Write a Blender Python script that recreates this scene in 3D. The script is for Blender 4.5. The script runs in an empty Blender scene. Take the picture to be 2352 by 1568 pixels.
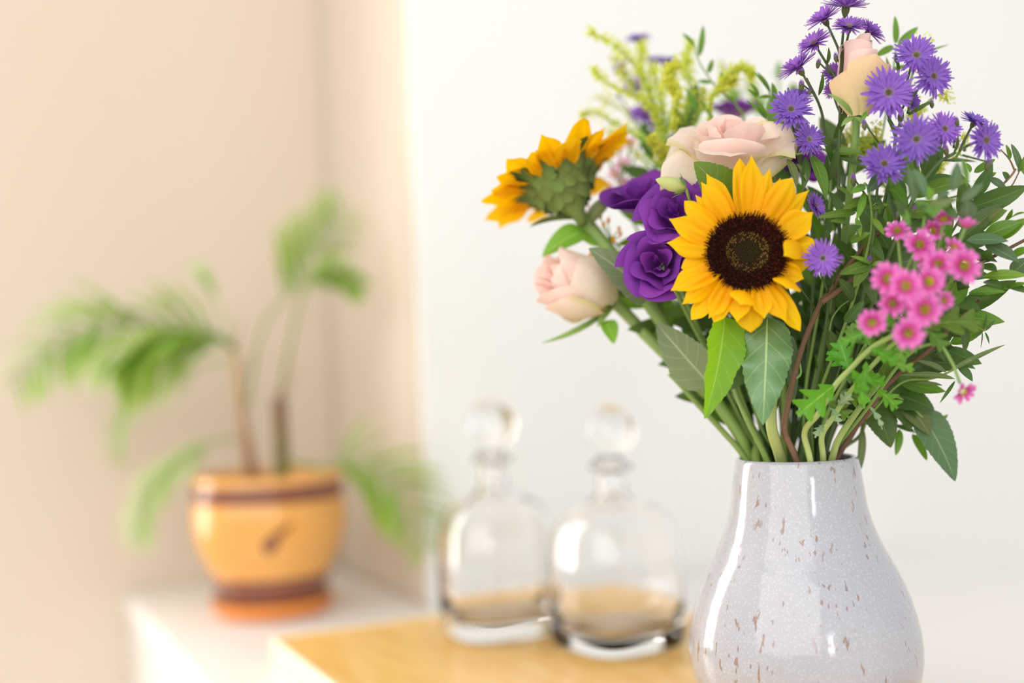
import bpy, bmesh, math, random
from mathutils import Matrix, Vector, noise
PI = math.pi
sc = bpy.context.scene
C = sc.collection
random.seed(7)

# ------------------------------------------------------------------ camera, world, lights, exposure
FPX = 2744.0                       # focal length in pixels of the 2352-wide frame
CAM = Vector((0, 0, 1.20))
ROLL = math.radians(2.2)
PITCH = math.atan(40 / FPX)
_r0 = Vector((1, 0, 0)); _f0 = Vector((0, math.cos(PITCH), math.sin(PITCH))); _u0 = Vector((0, -math.sin(PITCH), math.cos(PITCH)))
RT = (_r0 * math.cos(ROLL) - _u0 * math.sin(ROLL)).normalized()
UP = (_r0 * math.sin(ROLL) + _u0 * math.cos(ROLL)).normalized()
BK = -_f0
cam_d = bpy.data.cameras.new('camera'); cam = bpy.data.objects.new('camera', cam_d); C.objects.link(cam)
cam.matrix_world = Matrix(((RT.x, UP.x, BK.x, CAM.x), (RT.y, UP.y, BK.y, CAM.y), (RT.z, UP.z, BK.z, CAM.z), (0, 0, 0, 1)))
cam_d.sensor_width = 36; cam_d.lens = 36 * FPX / 2352
cam_d.clip_start = 0.02
cam_d.dof.use_dof = True; cam_d.dof.focus_distance = 0.895; cam_d.dof.aperture_fstop = 42 / 33.0
sc.camera = cam
sc.cycles.max_bounces = 20; sc.cycles.transmission_bounces = 20

TH = math.radians(26)
Uv = Vector((-math.sin(TH), math.cos(TH), 0))      # along the sideboard, away from the viewer
Vv = Vector((math.cos(TH), math.sin(TH), 0))       # across the sideboard, to the right
CORNER = Vector((-0.298, 1.986, 0))
BREAST = CORNER - Uv * 0.40                         # outer corner of the projecting wall

w = bpy.data.worlds.new('room_light'); sc.world = w; w.use_nodes = True
bg = w.node_tree.nodes['Background']; bg.inputs[0].default_value = (1.0, 0.992, 0.985, 1); bg.inputs[1].default_value = 0.72

def area(name, loc, target, sx, sy, power, col):
    l = bpy.data.lights.new(name, 'AREA'); l.shape = 'RECTANGLE'; l.size = sx; l.size_y = sy; l.energy = power; l.color = col
    o = bpy.data.objects.new(name, l); C.objects.link(o); o.location = loc
    o.rotation_euler = (Vector(target) - Vector(loc)).to_track_quat('-Z', 'Y').to_euler()
    return o
WIN0, WIN1, WZ0, WZ1 = 0.60, 1.14, 0.78, 2.25       # window opening in the back wall, left of the frame
wc = CORNER - Vv * ((WIN0 + WIN1) / 2) + Uv * 0.10 + Vector((0, 0, (WZ0 + WZ1) / 2))
area('window_daylight', wc, wc - Uv, WIN1 - WIN0, WZ1 - WZ0, 20, (1.0, 0.98, 0.95))
area('rear_soft_fill', (-1.8, -2.6, 2.9), (0.1, 1.2, 1.1), 5.6, 3.4, 105, (1.0, 0.985, 0.96))  # broad soft fill added high behind the camera; no window stands there
area('side_window_daylight', (1.15, -3.2, 1.75), (0.2, 1.0, 1.1), 0.42, 0.8, 9, (0.95, 0.98, 1.0))

vs = sc.view_settings
vs.view_transform = 'Standard'; vs.look = 'None'; vs.exposure = 0.33; vs.gamma = 1.0; vs.use_curve_mapping = False

# ------------------------------------------------------------------ helpers
def px(x, y, D):
    """point of the place seen at photograph pixel x, y when it lies D metres in front of the camera"""
    return CAM + (RT * ((x - 1176) / FPX) - UP * ((y - 784) / FPX) - BK) * D
def psz(n, D): return n * D / FPX
def S(r, g, b):
    f = lambda c: (c / 255 / 12.92) if c <= 10 else ((c / 255 + .055) / 1.055) ** 2.4
    return (f(r), f(g), f(b), 1)
def cvec(r, u, b): return (RT * r + UP * u + BK * b).normalized()

MW = {}
def empty(name, loc):
    o = bpy.data.objects.new(name, None); C.objects.link(o); o.location = loc; o.empty_display_size = .02
    MW[o] = Matrix.Translation(loc); return o
def thing(name, label, cat, loc, group=None):
    o = empty(name, loc); o['label'] = label; o['category'] = cat
    if group: o['group'] = group
    return o
def part(name, me, m, parent, M=None, kind=None, label=None):
    o = bpy.data.objects.new(name, me); C.objects.link(o)
    if m is not None and (len(me.materials) == 0): me.materials.append(m)
    elif m is not None and me.materials[0] != m:
        o.material_slots[0].link = 'OBJECT'; o.material_slots[0].material = m
    M = M or Matrix.Identity(4)
    if parent:
        o.parent = parent; o.matrix_parent_inverse = MW[parent].inverted()
    o.matrix_basis = M; MW[o] = M.copy()
    if kind: o['kind'] = kind
    if label: o['label'] = label
    return o
def frame(pos, xd, zh, s=1.0):
    x = Vector(xd).normalized(); z = Vector(zh); z = z - x * z.dot(x)
    if z.length < 1e-4: z = x.orthogonal()
    z.normalize(); y = z.cross(x)
    if not hasattr(s, '__len__'): s = (s, s, s)
    return Matrix(((x.x * s[0], y.x * s[1], z.x * s[2], pos.x), (x.y * s[0], y.y * s[1], z.y * s[2], pos.y), (x.z * s[0], y.z * s[1], z.z * s[2], pos.z), (0, 0, 0, 1)))
def zframe(pos, zd, xh, s=1.0):
    z = Vector(zd).normalized(); x = Vector(xh); x = x - z * x.dot(z)
    if x.length < 1e-4: x = z.orthogonal()
    return frame(pos, x, z, s)
def mesh(name, V, F, uv=None, smooth=True):
    me = bpy.data.meshes.new(name); me.from_pydata([tuple(v) for v in V], [], F)
    if uv:
        l = me.uv_layers.new(name='UVMap')
        for lp in me.loops: l.data[lp.index].uv = uv[lp.vertex_index]
    if smooth: me.shade_smooth()
    me.update(); return me
def solid_box(name, o, ax, ay, az, bevel=0):
    """box from corner o along three edge vectors"""
    bm = bmesh.new(); vs_ = []
    for k in (0, 1):
        for j in (0, 1):
            for i in (0, 1): vs_.append(bm.verts.new(o + ax * i + ay * j + az * k))
    for f in ((0, 2, 3, 1), (4, 5, 7, 6), (0, 1, 5, 4), (2, 6, 7, 3), (0, 4, 6, 2), (1, 3, 7, 5)): bm.faces.new([vs_[i] for i in f])
    bmesh.ops.recalc_face_normals(bm, faces=bm.faces)
    if bevel: bmesh.ops.bevel(bm, geom=list(bm.edges), offset=bevel, segments=3, affect='EDGES', profile=.5)
    me = bpy.data.meshes.new(name); bm.to_mesh(me); bm.free(); return me
def smoothpts(P, n=6):
    if len(P) < 3: n = max(n, 4)
    out = []; Q = [P[0] * 2 - P[1]] + list(P) + [P[-1] * 2 - P[-2]]
    for i in range(1, len(Q) - 2):
        a, b, c, d = Q[i - 1], Q[i], Q[i + 1], Q[i + 2]
        for k in range(n):
            t = k / n
            out.append(.5 * ((2 * b) + (c - a) * t + (2 * a - 5 * b + 4 * c - d) * t * t + (3 * b - a - 3 * c + d) * t ** 3))
    out.append(P[-1]); return out
def tube(name, P, r0, r1=None, sides=8, n=6, bumps=0, seed=0):
    """tapered tube through the world points P; returns (mesh, matrix)"""
    r1 = r0 if r1 is None else r1
    Q = smoothpts([Vector(p) for p in P], n); o = Q[0].copy(); rnd = random.Random(seed)
    V = []; F = []; uv = []; t = (Q[1] - Q[0]).normalized(); nrm = t.orthogonal().normalized(); N = len(Q)
    for i, q in enumerate(Q):
        tt = (Q[min(i + 1, N - 1)] - Q[max(i - 1, 0)])
        if tt.length > 1e-9: t = tt.normalized()
        nrm = (nrm - t * nrm.dot(t)).normalized(); b = t.cross(nrm); f = i / (N - 1); r = r0 + (r1 - r0) * f
        r *= 1 + bumps * rnd.uniform(-1, 1)
        for k in range(sides):
            a = 2 * PI * k / sides; V.append(q - o + (nrm * math.cos(a) + b * math.sin(a)) * r); uv.append((f, k / sides))
    for i in range(N - 1):
        for k in range(sides):
            k2 = (k + 1) % sides; F.append((i * sides + k, i * sides + k2, (i + 1) * sides + k2, (i + 1) * sides + k))
    F.append(tuple(range(sides))[::-1]); F.append(tuple((N - 1) * sides + k for k in range(sides)))
    return mesh(name, V, F, uv), Matrix.Translation(o)
def add_tube(name, parent, P, r0, r1, m, **k):
    me, M = tube(name, P, r0, r1, **k); return part(name, me, m, parent, M)
def lathe(name, prof, seg=64, sq=2.0, cap0=True, cap1=True):
    """revolve (r, z) pairs; sq > 2 squares the plan off"""
    V = []; F = []; n = len(prof)
    for r, z in prof:
        for k in range(seg):
            a = 2 * PI * k / seg; c, s = math.cos(a), math.sin(a); q = sq if not isinstance(sq, (list, tuple)) else 2
            d = (abs(c) ** q + abs(s) ** q) ** (-1 / q); V.append((r * c * d, r * s * d, z))
    for i in range(n - 1):
        for k in range(seg):
            k2 = (k + 1) % seg; F.append((i * seg + k, i * seg + k2, (i + 1) * seg + k2, (i + 1) * seg + k))
    if cap0: F.append(tuple(range(seg))[::-1])
    if cap1: F.append(tuple((n - 1) * seg + k for k in range(seg)))
    return mesh(name, V, F)
def ball(name, r, seg=24, rings=16, zs=1.0, c=(0, 0, 0)):
    bm = bmesh.new(); bmesh.ops.create_uvsphere(bm, u_segments=seg, v_segments=rings, radius=r)
    for v in bm.verts: v.co.z *= zs; v.co += Vector(c)
    me = bpy.data.meshes.new(name); bm.to_mesh(me); bm.free(); me.shade_smooth(); return me

# ------------------------------------------------------------------ materials
def newmat(name):
    m = bpy.data.materials.new(name); m.use_nodes = True; nt = m.node_tree
    return m, nt, nt.nodes['Principled BSDF']
def nd(nt, t, **k):
    n = nt.nodes.new(t)
    for a, b in k.items(): setattr(n, a, b)
    return n
def mix(nt, fac, a, b, mode='MIX'):
    n = nd(nt, 'ShaderNodeMix', data_type='RGBA', blend_type=mode)
    for idx, v in ((0, fac), (6, a), (7, b)):
        if hasattr(v, 'links') or hasattr(v, 'is_linked'): nt.links.new(v, n.inputs[idx])
        else: n.inputs[idx].default_value = v
    return n.outputs[2]
def mth(nt, op, a, b=None, c=None):
    n = nd(nt, 'ShaderNodeMath', operation=op)
    for i, v in enumerate((a, b, c)):
        if v is None: continue
        if hasattr(v, 'is_linked'): nt.links.new(v, n.inputs[i])
        else: n.inputs[i].default_value = v
    return n.outputs[0]
def sstep(nt, v, lo, hi, a=0.0, b=1.0):
    n = nd(nt, 'ShaderNodeMapRange', interpolation_type='SMOOTHSTEP'); nt.links.new(v, n.inputs[0])
    n.inputs[1].default_value = lo; n.inputs[2].default_value = hi; n.inputs[3].default_value = a; n.inputs[4].default_value = b
    return n.outputs[0]
def noisef(nt, scale, detail=3, vec=None, rough=.5):
    n = nd(nt, 'ShaderNodeTexNoise'); n.inputs['Scale'].default_value = scale; n.inputs['Detail'].default_value = detail; n.inputs['Roughness'].default_value = rough
    if vec is not None: nt.links.new(vec, n.inputs['Vector'])
    return n.outputs['Fac']
def objco(nt, sx=1, sy=1, sz=1):
    t = nd(nt, 'ShaderNodeTexCoord'); mp = nd(nt, 'ShaderNodeMapping'); mp.inputs['Scale'].default_value = (sx, sy, sz)
    nt.links.new(t.outputs['Object'], mp.inputs['Vector']); return mp.outputs[0]

def paint(name, col, rough=.6, var=.03, bump=.05, scale=30):
    m, nt, b = newmat(name); v = objco(nt)
    n = noisef(nt, 1.3, 3, v); c2 = tuple(x * (1 - var * 2) for x in col[:3]) + (1,)
    nt.links.new(mix(nt, n, c2, col), b.inputs['Base Color']); b.inputs['Roughness'].default_value = rough
    bp = nd(nt, 'ShaderNodeBump'); bp.inputs['Strength'].default_value = bump; nt.links.new(noisef(nt, scale * 6, 2, v), bp.inputs['Height']); nt.links.new(bp.outputs[0], b.inputs['Normal'])
    return m
def plant(name, c0, c1=None, vein=None, trans=.3, rough=.5, var=.18, nscale=40, edge=None, vw=.05, side=8, streak=0, spec=.4, tcol=None, gpow=(0.0, 1.0)):
    """leaf / petal: c0 at the foot, c1 at the tip (UV.x), veins from UV, part of the light shines through"""
    m, nt, b = newmat(name)
    uvn = nd(nt, 'ShaderNodeUVMap'); sp = nd(nt, 'ShaderNodeSeparateXYZ'); nt.links.new(uvn.outputs[0], sp.inputs[0]); u, v = sp.outputs[0], sp.outputs[1]
    col = mix(nt, sstep(nt, u, *gpow), c0, c1 or c0)
    av = mth(nt, 'ABSOLUTE', mth(nt, 'MULTIPLY_ADD', v, 2.0, -1.0))
    if edge: col = mix(nt, sstep(nt, av, .72, 1.0), col, edge)
    if streak:
        st = noisef(nt, 1.0, 2, None); mp = nd(nt, 'ShaderNodeMapping'); mp.inputs['Scale'].default_value = (1.5, 26, 1)
        nt.links.new(uvn.outputs[0], mp.inputs[0]); nt.links.new(mp.outputs[0], st.node.inputs['Vector'])
        col = mix(nt, mth(nt, 'MULTIPLY', sstep(nt, st, .35, .7), streak), col, tuple(x * .55 for x in c0[:3]) + (1,))
    if vein:
        mid = sstep(nt, av, vw, vw * 2.2, 1, 0)
        sd = mth(nt, 'FRACT', mth(nt, 'MULTIPLY', mth(nt, 'SUBTRACT', u, mth(nt, 'MULTIPLY', av, .22)), float(side)))
        sdl = mth(nt, 'MULTIPLY', sstep(nt, mth(nt, 'ABSOLUTE', mth(nt, 'SUBTRACT', sd, .5)), .02, .07, 1, 0), .32)
        col = mix(nt, mth(nt, 'MAXIMUM', mid, sdl), col, vein)
    n = noisef(nt, nscale, 3, objco(nt)); oi = nd(nt, 'ShaderNodeObjectInfo')
    val = mth(nt, 'ADD', mth(nt, 'MULTIPLY_ADD', n, var * 1.2, 1 - var * 1.1), mth(nt, 'MULTIPLY', oi.outputs['Random'], var))
    hs = nd(nt, 'ShaderNodeHueSaturation'); nt.links.new(col, hs.inputs['Color']); nt.links.new(val, hs.inputs['Value'])
    nt.links.new(mth(nt, 'MULTIPLY_ADD', oi.outputs['Random'], var * .12, .5 - var * .06), hs.inputs['Hue'])
    nt.links.new(hs.outputs[0], b.inputs['Base Color']); b.inputs['Roughness'].default_value = rough; b.inputs['Specular IOR Level'].default_value = spec
    tr = nd(nt, 'ShaderNodeBsdfTranslucent'); 
    if tcol: tr.inputs[0].default_value = tcol
    else: nt.links.new(hs.outputs[0], tr.inputs[0])
    mx = nd(nt, 'ShaderNodeMixShader'); mx.inputs[0].default_value = trans
    nt.links.new(b.outputs[0], mx.inputs[1]); nt.links.new(tr.outputs[0], mx.inputs[2]); nt.links.new(mx.outputs[0], nt.nodes['Material Output'].inputs[0])
    if vein:
        bp = nd(nt, 'ShaderNodeBump'); bp.inputs['Strength'].default_value = .25; bp.inputs['Distance'].default_value = .001
        nt.links.new(mth(nt, 'MAXIMUM', mid, sdl), bp.inputs['Height']); nt.links.new(bp.outputs[0], b.inputs['Normal'])
    return m
def glassmat(name, col=(1, 1, 1, 1)):
    m, nt, b = newmat(name); b.inputs['Base Color'].default_value = col; b.inputs['Transmission Weight'].default_value = 1; b.inputs['Roughness'].default_value = 0.0; b.inputs['IOR'].default_value = 1.47
    return m

M = {}
M['wall_cream'] = paint('wall_cream', S(241, 241, 238)); M['wall_peach'] = paint('wall_peach', S(221, 206, 188)); M['wall_reveal'] = paint('wall_reveal', S(217, 203, 186))
M['cabinet'] = paint('cabinet_white', S(234, 230, 225), .35, .01, .02)
M['pipe'] = paint('pipe_white', S(212, 215, 226), .3, .01, .0)
M['floor'] = paint('floor_pale', S(226, 214, 198), .5, .05)
# pale oak tray
m, nt, b = newmat('tray_oak'); v = objco(nt, 3, 22, 22); n1 = noisef(nt, 3.0, 4, v)
nt.links.new(mix(nt, sstep(nt, n1, .3, .72), S(226, 176, 92), S(236, 194, 118)), b.inputs['Base Color']); b.inputs['Roughness'].default_value = .28; M['tray'] = m
m, nt, b = newmat('tray_rim_oak'); v = objco(nt, 3, 22, 22); nt.links.new(mix(nt, noisef(nt, 3, 4, v), S(240, 216, 182), S(248, 230, 204)), b.inputs['Base Color']); b.inputs['Roughness'].default_value = .4; M['tray_rim'] = m
# speckled glaze
m, nt, b = newmat('speckled_glaze')
v1 = objco(nt, 1, 1, 1); vo = nd(nt, 'ShaderNodeTexVoronoi'); vo.inputs['Scale'].default_value = 430; nt.links.new(v1, vo.inputs['Vector'])
dots = sstep(nt, vo.outputs['Distance'], .18, .42, 1, 0)
base = mix(nt, noisef(nt, 14, 3, v1), S(166, 168, 177), S(184, 183, 190)); base = mix(nt, mth(nt, 'MULTIPLY', dots, .34), base, S(212, 212, 217))
v2 = objco(nt, 1, 1, .30); fl = noisef(nt, 250, 2, v2); cl = noisef(nt, 24, 2, objco(nt, 1, 1, .6))
fm = mth(nt, 'MULTIPLY', sstep(nt, fl, .62, .68), sstep(nt, cl, .44, .56))
base = mix(nt, mth(nt, 'MULTIPLY', fm, .85), base, S(146, 116, 98))
nt.links.new(base, b.inputs['Base Color']); b.inputs['Roughness'].default_value = .12; b.inputs['Coat Weight'].default_value = .35; b.inputs['Coat Roughness'].default_value = .04
bp = nd(nt, 'ShaderNodeBump'); bp.inputs['Strength'].default_value = .22; bp.inputs['Distance'].default_value = .002; nt.links.new(noisef(nt, 60, 2, v1), bp.inputs['Height']); nt.links.new(bp.outputs[0], b.inputs['Normal'])
M['glaze'] = m
M['glass'] = glassmat('clear_glass')
# pot
def potmat(name, ca, cb, rough=.18):
    m, nt, b = newmat(name); nt.links.new(mix(nt, noisef(nt, 9, 3, objco(nt)), ca, cb), b.inputs['Base Color']); b.inputs['Roughness'].default_value = rough; b.inputs['Coat Weight'].default_value = .3; return m
M['pot_amber'] = potmat('pot_amber', S(222, 150, 70), S(236, 180, 96)); M['pot_brown'] = potmat('pot_brown', S(118, 66, 44), S(138, 82, 60)); M['pot_orange'] = potmat('pot_orange', S(228, 130, 42), S(238, 152, 66), .5)
M['soil'] = paint('soil', S(128, 88, 66), .9, .2, .6, 40)
M['palm_stem'] = plant('palm_stem', S(160, 112, 80), S(196, 172, 130), trans=0, rough=.7, var=.2); M['palm_stem_dark'] = plant('palm_stem_dark', S(112, 110, 56), S(120, 84, 56), trans=0, rough=.7, var=.2)
M['palm_leaf'] = plant('palm_leaf', S(122, 164, 48), S(166, 194, 84), trans=.4, rough=.45, var=.25); M['palm_pale'] = plant('palm_pale', S(178, 204, 132), S(206, 220, 164), trans=.45, rough=.5, var=.2)
# flowers
M['sun_petal'] = plant('sunflower_petal', S(255, 184, 0), S(255, 206, 8), trans=.38, rough=.55, var=.07, streak=.30, spec=.2, tcol=S(255, 204, 8))
M['sun_leaf'] = plant('sunflower_leaf', S(122, 166, 48), S(118, 160, 52), vein=S(168, 204, 100), trans=.48, rough=.5, var=.15, vw=.03, side=6, tcol=S(150, 205, 10))
M['sun_leaf_grey'] = plant('sunflower_leaf_under', S(136, 150, 108), S(120, 138, 100), vein=S(172, 184, 146), trans=.18, rough=.7, var=.12, vw=.03, side=6)
M['sun_leaf_sheen'] = plant('sunflower_leaf_upper', S(92, 126, 64), S(104, 140, 92), vein=S(160, 186, 118), trans=.16, rough=.36, var=.2, vw=.025, side=6, spec=.7)
M['bract'] = plant('sunflower_bract', S(116, 136, 66), S(66, 84, 36), trans=.15, rough=.7, var=.25)
M['stem'] = plant('green_stem', S(120, 150, 70), S(130, 160, 84), trans=0, rough=.45, var=.2)
M['stem_pale'] = plant('pale_stem', S(176, 190, 118), S(140, 166, 86), trans=0, rough=.4, var=.15)
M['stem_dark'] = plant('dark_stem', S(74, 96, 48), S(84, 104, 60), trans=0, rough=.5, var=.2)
M['twig'] = plant('brown_twig', S(124, 94, 72), S(100, 74, 50), trans=0, rough=.65, var=.35, nscale=120)
M['twig_thin'] = plant('thin_twig', S(122, 92, 62), S(150, 110, 84), trans=0, rough=.6, var=.3)
M['rose_out'] = plant('rose_outer', S(234, 228, 198), S(247, 230, 214), trans=.30, rough=.55, var=.06, edge=S(222, 214, 150), spec=.2, streak=.04)
M['rose_mid'] = plant('rose_middle', S(248, 214, 204), S(251, 226, 217), trans=.30, rough=.55, var=.05, edge=S(247, 230, 216), spec=.2)
M['rose_in'] = plant('rose_inner', S(247, 188, 180), S(250, 218, 208), trans=.30, rough=.55, var=.06, spec=.2)
M['rose_tan'] = plant('rose_tan', S(222, 204, 150), S(236, 200, 160), trans=.25, rough=.55, var=.07, spec=.2, streak=.08)
M['lis'] = plant('lisianthus_purple', S(108, 42, 130), S(134, 62, 166), trans=.30, rough=.6, var=.22, spec=.2, tcol=S(142, 50, 180))
M['lis_out'] = plant('lisianthus_lavender', S(166, 132, 178), S(120, 66, 150), trans=.25, rough=.6, var=.12, spec=.2)
M['lis_bud'] = plant('lisianthus_bud', S(206, 212, 140), S(232, 232, 186), trans=.3, rough=.6, var=.1)
M['aster'] = plant('aster_petal', S(196, 168, 222), S(156, 110, 208), trans=.30, rough=.55, var=.24, spec=.2, gpow=(.0, .30))
M['aster_red'] = plant('aster_petal_pinker', S(200, 156, 218), S(168, 114, 204), trans=.30, rough=.55, var=.14, spec=.2, gpow=(.0, .30))
M['aster_eye'] = plant('aster_centre', S(148, 138, 84), S(128, 104, 108), trans=0, rough=.7, var=.4, nscale=400)
M['aster_calyx'] = plant('aster_calyx', S(88, 96, 56), S(104, 116, 66), trans=0, rough=.7, var=.3)
M['aster_bud'] = plant('aster_bud', S(84, 78, 60), S(96, 66, 96), trans=0, rough=.7, var=.3)
M['chrys'] = plant('chrysanthemum_petal', S(206, 58, 150), S(234, 126, 202), trans=.30, rough=.5, var=.12, spec=.25, gpow=(.1, .75))
M['chrys_eye'] = plant('chrysanthemum_centre', S(206, 186, 20), S(214, 172, 16), trans=0, rough=.7, var=.3, nscale=500)
M['wax'] = plant('pale_pink_petal', S(216, 120, 176), S(232, 160, 202), trans=.3, rough=.5, var=.15)
M['gold'] = plant('goldenrod_floret', S(222, 222, 70), S(232, 230, 110), trans=.45, rough=.6, var=.3, tcol=S(222, 228, 70))
M['gold_stem'] = plant('goldenrod_stem', S(128, 166, 56), S(160, 186, 70), trans=.1, rough=.5, var=.2)
M['leaf'] = plant('leaf_green', S(88, 122, 44), S(98, 132, 48), vein=S(140, 168, 92), trans=.30, rough=.38, var=.28, vw=.025, side=7, tcol=S(120, 176, 26))
M['leaf_light'] = plant('leaf_light', S(116, 160, 60), S(118, 164, 52), vein=S(174, 204, 122), trans=.35, rough=.42, var=.22, vw=.025, side=7, tcol=S(140, 200, 40))
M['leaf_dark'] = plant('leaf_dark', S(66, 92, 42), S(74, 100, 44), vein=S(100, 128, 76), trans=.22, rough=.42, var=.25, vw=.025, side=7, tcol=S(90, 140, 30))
M['leaf_grey'] = plant('leaf_greygreen', S(92, 120, 80), S(84, 112, 76), vein=S(130, 152, 112), trans=.2, rough=.55, var=.18, vw=.03, side=7)
M['leaf_olive'] = plant('leaf_olive', S(116, 130, 74), S(104, 120, 70), vein=S(150, 164, 106), trans=.25, rough=.5, var=.2, vw=.03, side=7)
M['leaf_lobed'] = plant('leaf_lobed', S(86, 150, 40), S(92, 160, 36), vein=S(150, 196, 92), trans=.35, rough=.4, var=.2, vw=.03, side=5, tcol=S(120, 200, 20))
M['leaf_silver'] = plant('leaf_silver', S(136, 162, 116), S(150, 174, 130), vein=S(180, 198, 160), trans=.2, rough=.6, var=.15, vw=.03, side=5)

# ------------------------------------------------------------------ structure
def struct(name, me, m):
    o = part(name, me, m, None); o['kind'] = 'structure'; return o
Z = Vector((0, 0, 1)); H = 2.7
def boxes(name, L):
    bm = bmesh.new()
    for a in L:
        t = solid_box('t', *a); bm.from_mesh(t); bpy.data.meshes.remove(t)
    me = bpy.data.meshes.new(name); bm.to_mesh(me); bm.free(); return me
WL = 3.0
struct('floor', solid_box('floor', Vector((-4, -4, -.05)), Vector((8, 0, 0)), Vector((0, 8, 0)), Z * .05), M['floor'])
struct('wall_back', boxes('wall_back', [
    (CORNER + Vv * .12, -Vv * (WIN0 + .12), Uv * .12, Z * H), (CORNER - Vv * WIN1, -Vv * (WL - WIN1), Uv * .12, Z * H),
    (CORNER - Vv * WIN0, -Vv * (WIN1 - WIN0), Uv * .12, Z * WZ0), (CORNER - Vv * WIN0 + Z * WZ1, -Vv * (WIN1 - WIN0), Uv * .12, Z * (H - WZ1))]), M['wall_peach'])
struct('wall_return', solid_box('wall_return', CORNER - Uv * .012, Vv * .10, -Uv * .376, Z * H), M['wall_reveal'])
struct('wall_right', solid_box('wall_right', BREAST, Vv * 2.3, Uv * .012, Z * H), M['wall_cream'])
wf = []
for s in (WIN0, (WIN0 + WIN1) / 2 - .02, WIN1 - .04): wf.append((CORNER - Vv * s + Uv * .03 + Z * WZ0, -Vv * .04, Uv * .05, Z * (WZ1 - WZ0)))
for z in (WZ0, WZ1 - .05): wf.append((CORNER - Vv * WIN0 + Uv * .03 + Z * z, -Vv * (WIN1 - WIN0), Uv * .05, Z * .05))
struct('window_1', boxes('window_1', wf), M['cabinet'])
# slim white heating pipe standing in the corner
pp = px(908, 1350, 1.78); pp.z = 0
o = part('trim_1', *[lathe('trim_1', [(.011, 0), (.011, H)], 20), M['pipe'], None, Matrix.Translation(pp)]); o['kind'] = 'structure'

# sideboard
TOPZ = 1.20 - 0.333
L0 = Vector((-0.599, 1.81, 0)); LEN = 1.35; TT = .035
sb = thing('sideboard', 'white painted sideboard fitted around the wall corner, carrying pot, tray and vase', 'sideboard', L0 - Uv * .7 + Vv * .4)
def prism(name, pts, z0, z1, bevel=0):
    bm = bmesh.new(); lo = [bm.verts.new((p.x, p.y, z0)) for p in pts]; hi = [bm.verts.new((p.x, p.y, z1)) for p in pts]; n = len(pts)
    bm.faces.new(lo[::-1]); bm.faces.new(hi)
    for i in range(n): bm.faces.new((lo[i], lo[(i + 1) % n], hi[(i + 1) % n], hi[i]))
    bmesh.ops.recalc_face_normals(bm, faces=bm.faces)
    if bevel: bmesh.ops.bevel(bm, geom=list(bm.edges), offset=bevel, segments=2, affect='EDGES')
    me = bpy.data.meshes.new(name); bm.to_mesh(me); bm.free(); return me
inC = CORNER - Uv * .004 - Vv * .004; wid = 1.15
kx = (inC - L0).dot(Vv); l0 = inC - Vv * kx
poly = [l0, inC, BREAST - Uv * .004 - Vv * .004, BREAST - Uv * .004 + Vv * (wid - kx), l0 + Vv * wid - Uv * LEN, l0 - Uv * LEN]
part('worktop', prism('worktop', poly, TOPZ - TT, TOPZ, .004), M['cabinet'], sb)
ins = .0
bp_ = [l0 + Vv * .008, inC, BREAST - Uv * .004 - Vv * .004, BREAST - Uv * .004 + Vv * (wid - kx - .02), l0 + Vv * (wid - .02) - Uv * (LEN - .02), l0 + Vv * .008 - Uv * (LEN - .02)]
part('body', prism('body', bp_, .06, TOPZ - TT - .001), M['cabinet'], sb)
for i in range(3):
    a = l0 + Vv * (.012 + i * .37) - Uv * (LEN - .022)
    d = part('door', solid_box('door', a + Z * .09, Vv * .36, -Uv * .018, Z * (TOPZ - TT - .10 - .09), .002), M['cabinet'], sb)
    part('knob', ball('knob', .014, 14, 10, 1, a + Vv * .32 - Uv * .034 + Z * .5), M['pipe'], d)

# oak tray
TRZ = 1.20 - 0.303
T0 = px(620, 1465, 1.343); T0.z = TOPZ
tray = thing('serving_tray', 'pale oak tray with a raised rim, under the decanters and the vase', 'tray', T0 - Uv * .35 + Vv * .22)
TW, TLn = .45, .74
MT = frame(T0, -Uv, Z)            # local x towards the viewer, y = z cross x
def tbox(name, x0, x1, y0, y1, z0, z1, m, bev=.003):
    me = solid_box(name, Vector((x0, y0, z0)), Vector((x1 - x0, 0, 0)), Vector((0, y1 - y0, 0)), Vector((0, 0, z1 - z0)), bev); return part(name, me, m, tray, MT)
tbox('board', .004, TLn - .004, .004, TW - .004, .0005, .030, M['tray'], .002)
tbox('rim', 0, .006, 0, TW, 0, .0315, M['tray_rim']); tbox('rim', TLn - .006, TLn, 0, TW, 0, .0315, M['tray_rim'])
tbox('rim', .0062, TLn - .0062, 0, .006, 0, .0315, M['tray_rim']); tbox('rim', .0062, TLn - .0062, TW - .006, TW, 0, .0315, M['tray_rim'])

# ------------------------------------------------------------------ vase
DV = 0.95
vtop = px(1828, 1052, DV); VA = Vector((px(1840, 1300, DV).x, px(1840, 1300, DV).y, TOPZ + .0305))
VA.x = (px(1828, 1052, DV).x + px(1844, 1474, DV).x) / 2; VA.y = DV
ztop = vtop.z; k = DV / FPX
prof_px = [(1055, 139), (1090, 144), (1125, 148.5), (1160, 153), (1195, 162), (1230, 175), (1265, 191.5), (1300, 210.5), (1335, 226.5), (1370, 239.5), (1404, 249), (1439, 257), (1474, 260.5), (1509, 260), (1544, 254), (1580, 241), (1615, 218), (1645, 186)]
out = [(r * k, ztop - (y - 1052) * k - VA.z) for y, r in prof_px]
base_r = 150 * k
pr = [(base_r * .86, .004), (base_r * .9, 0.0), (base_r * .97, .0004), (base_r, .003)] + [(r, z) for r, z in out[::-1] if z > .012] 
zr = ztop - VA.z; ro = out[0][0]
pr += [(ro - .0003, zr - .0005 + .0), (ro - .0012, zr + .0009), (ro - .0026, zr + .0013), (ro - .0038, zr + .0008), (ro - .0045, zr - .0012)]
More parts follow.
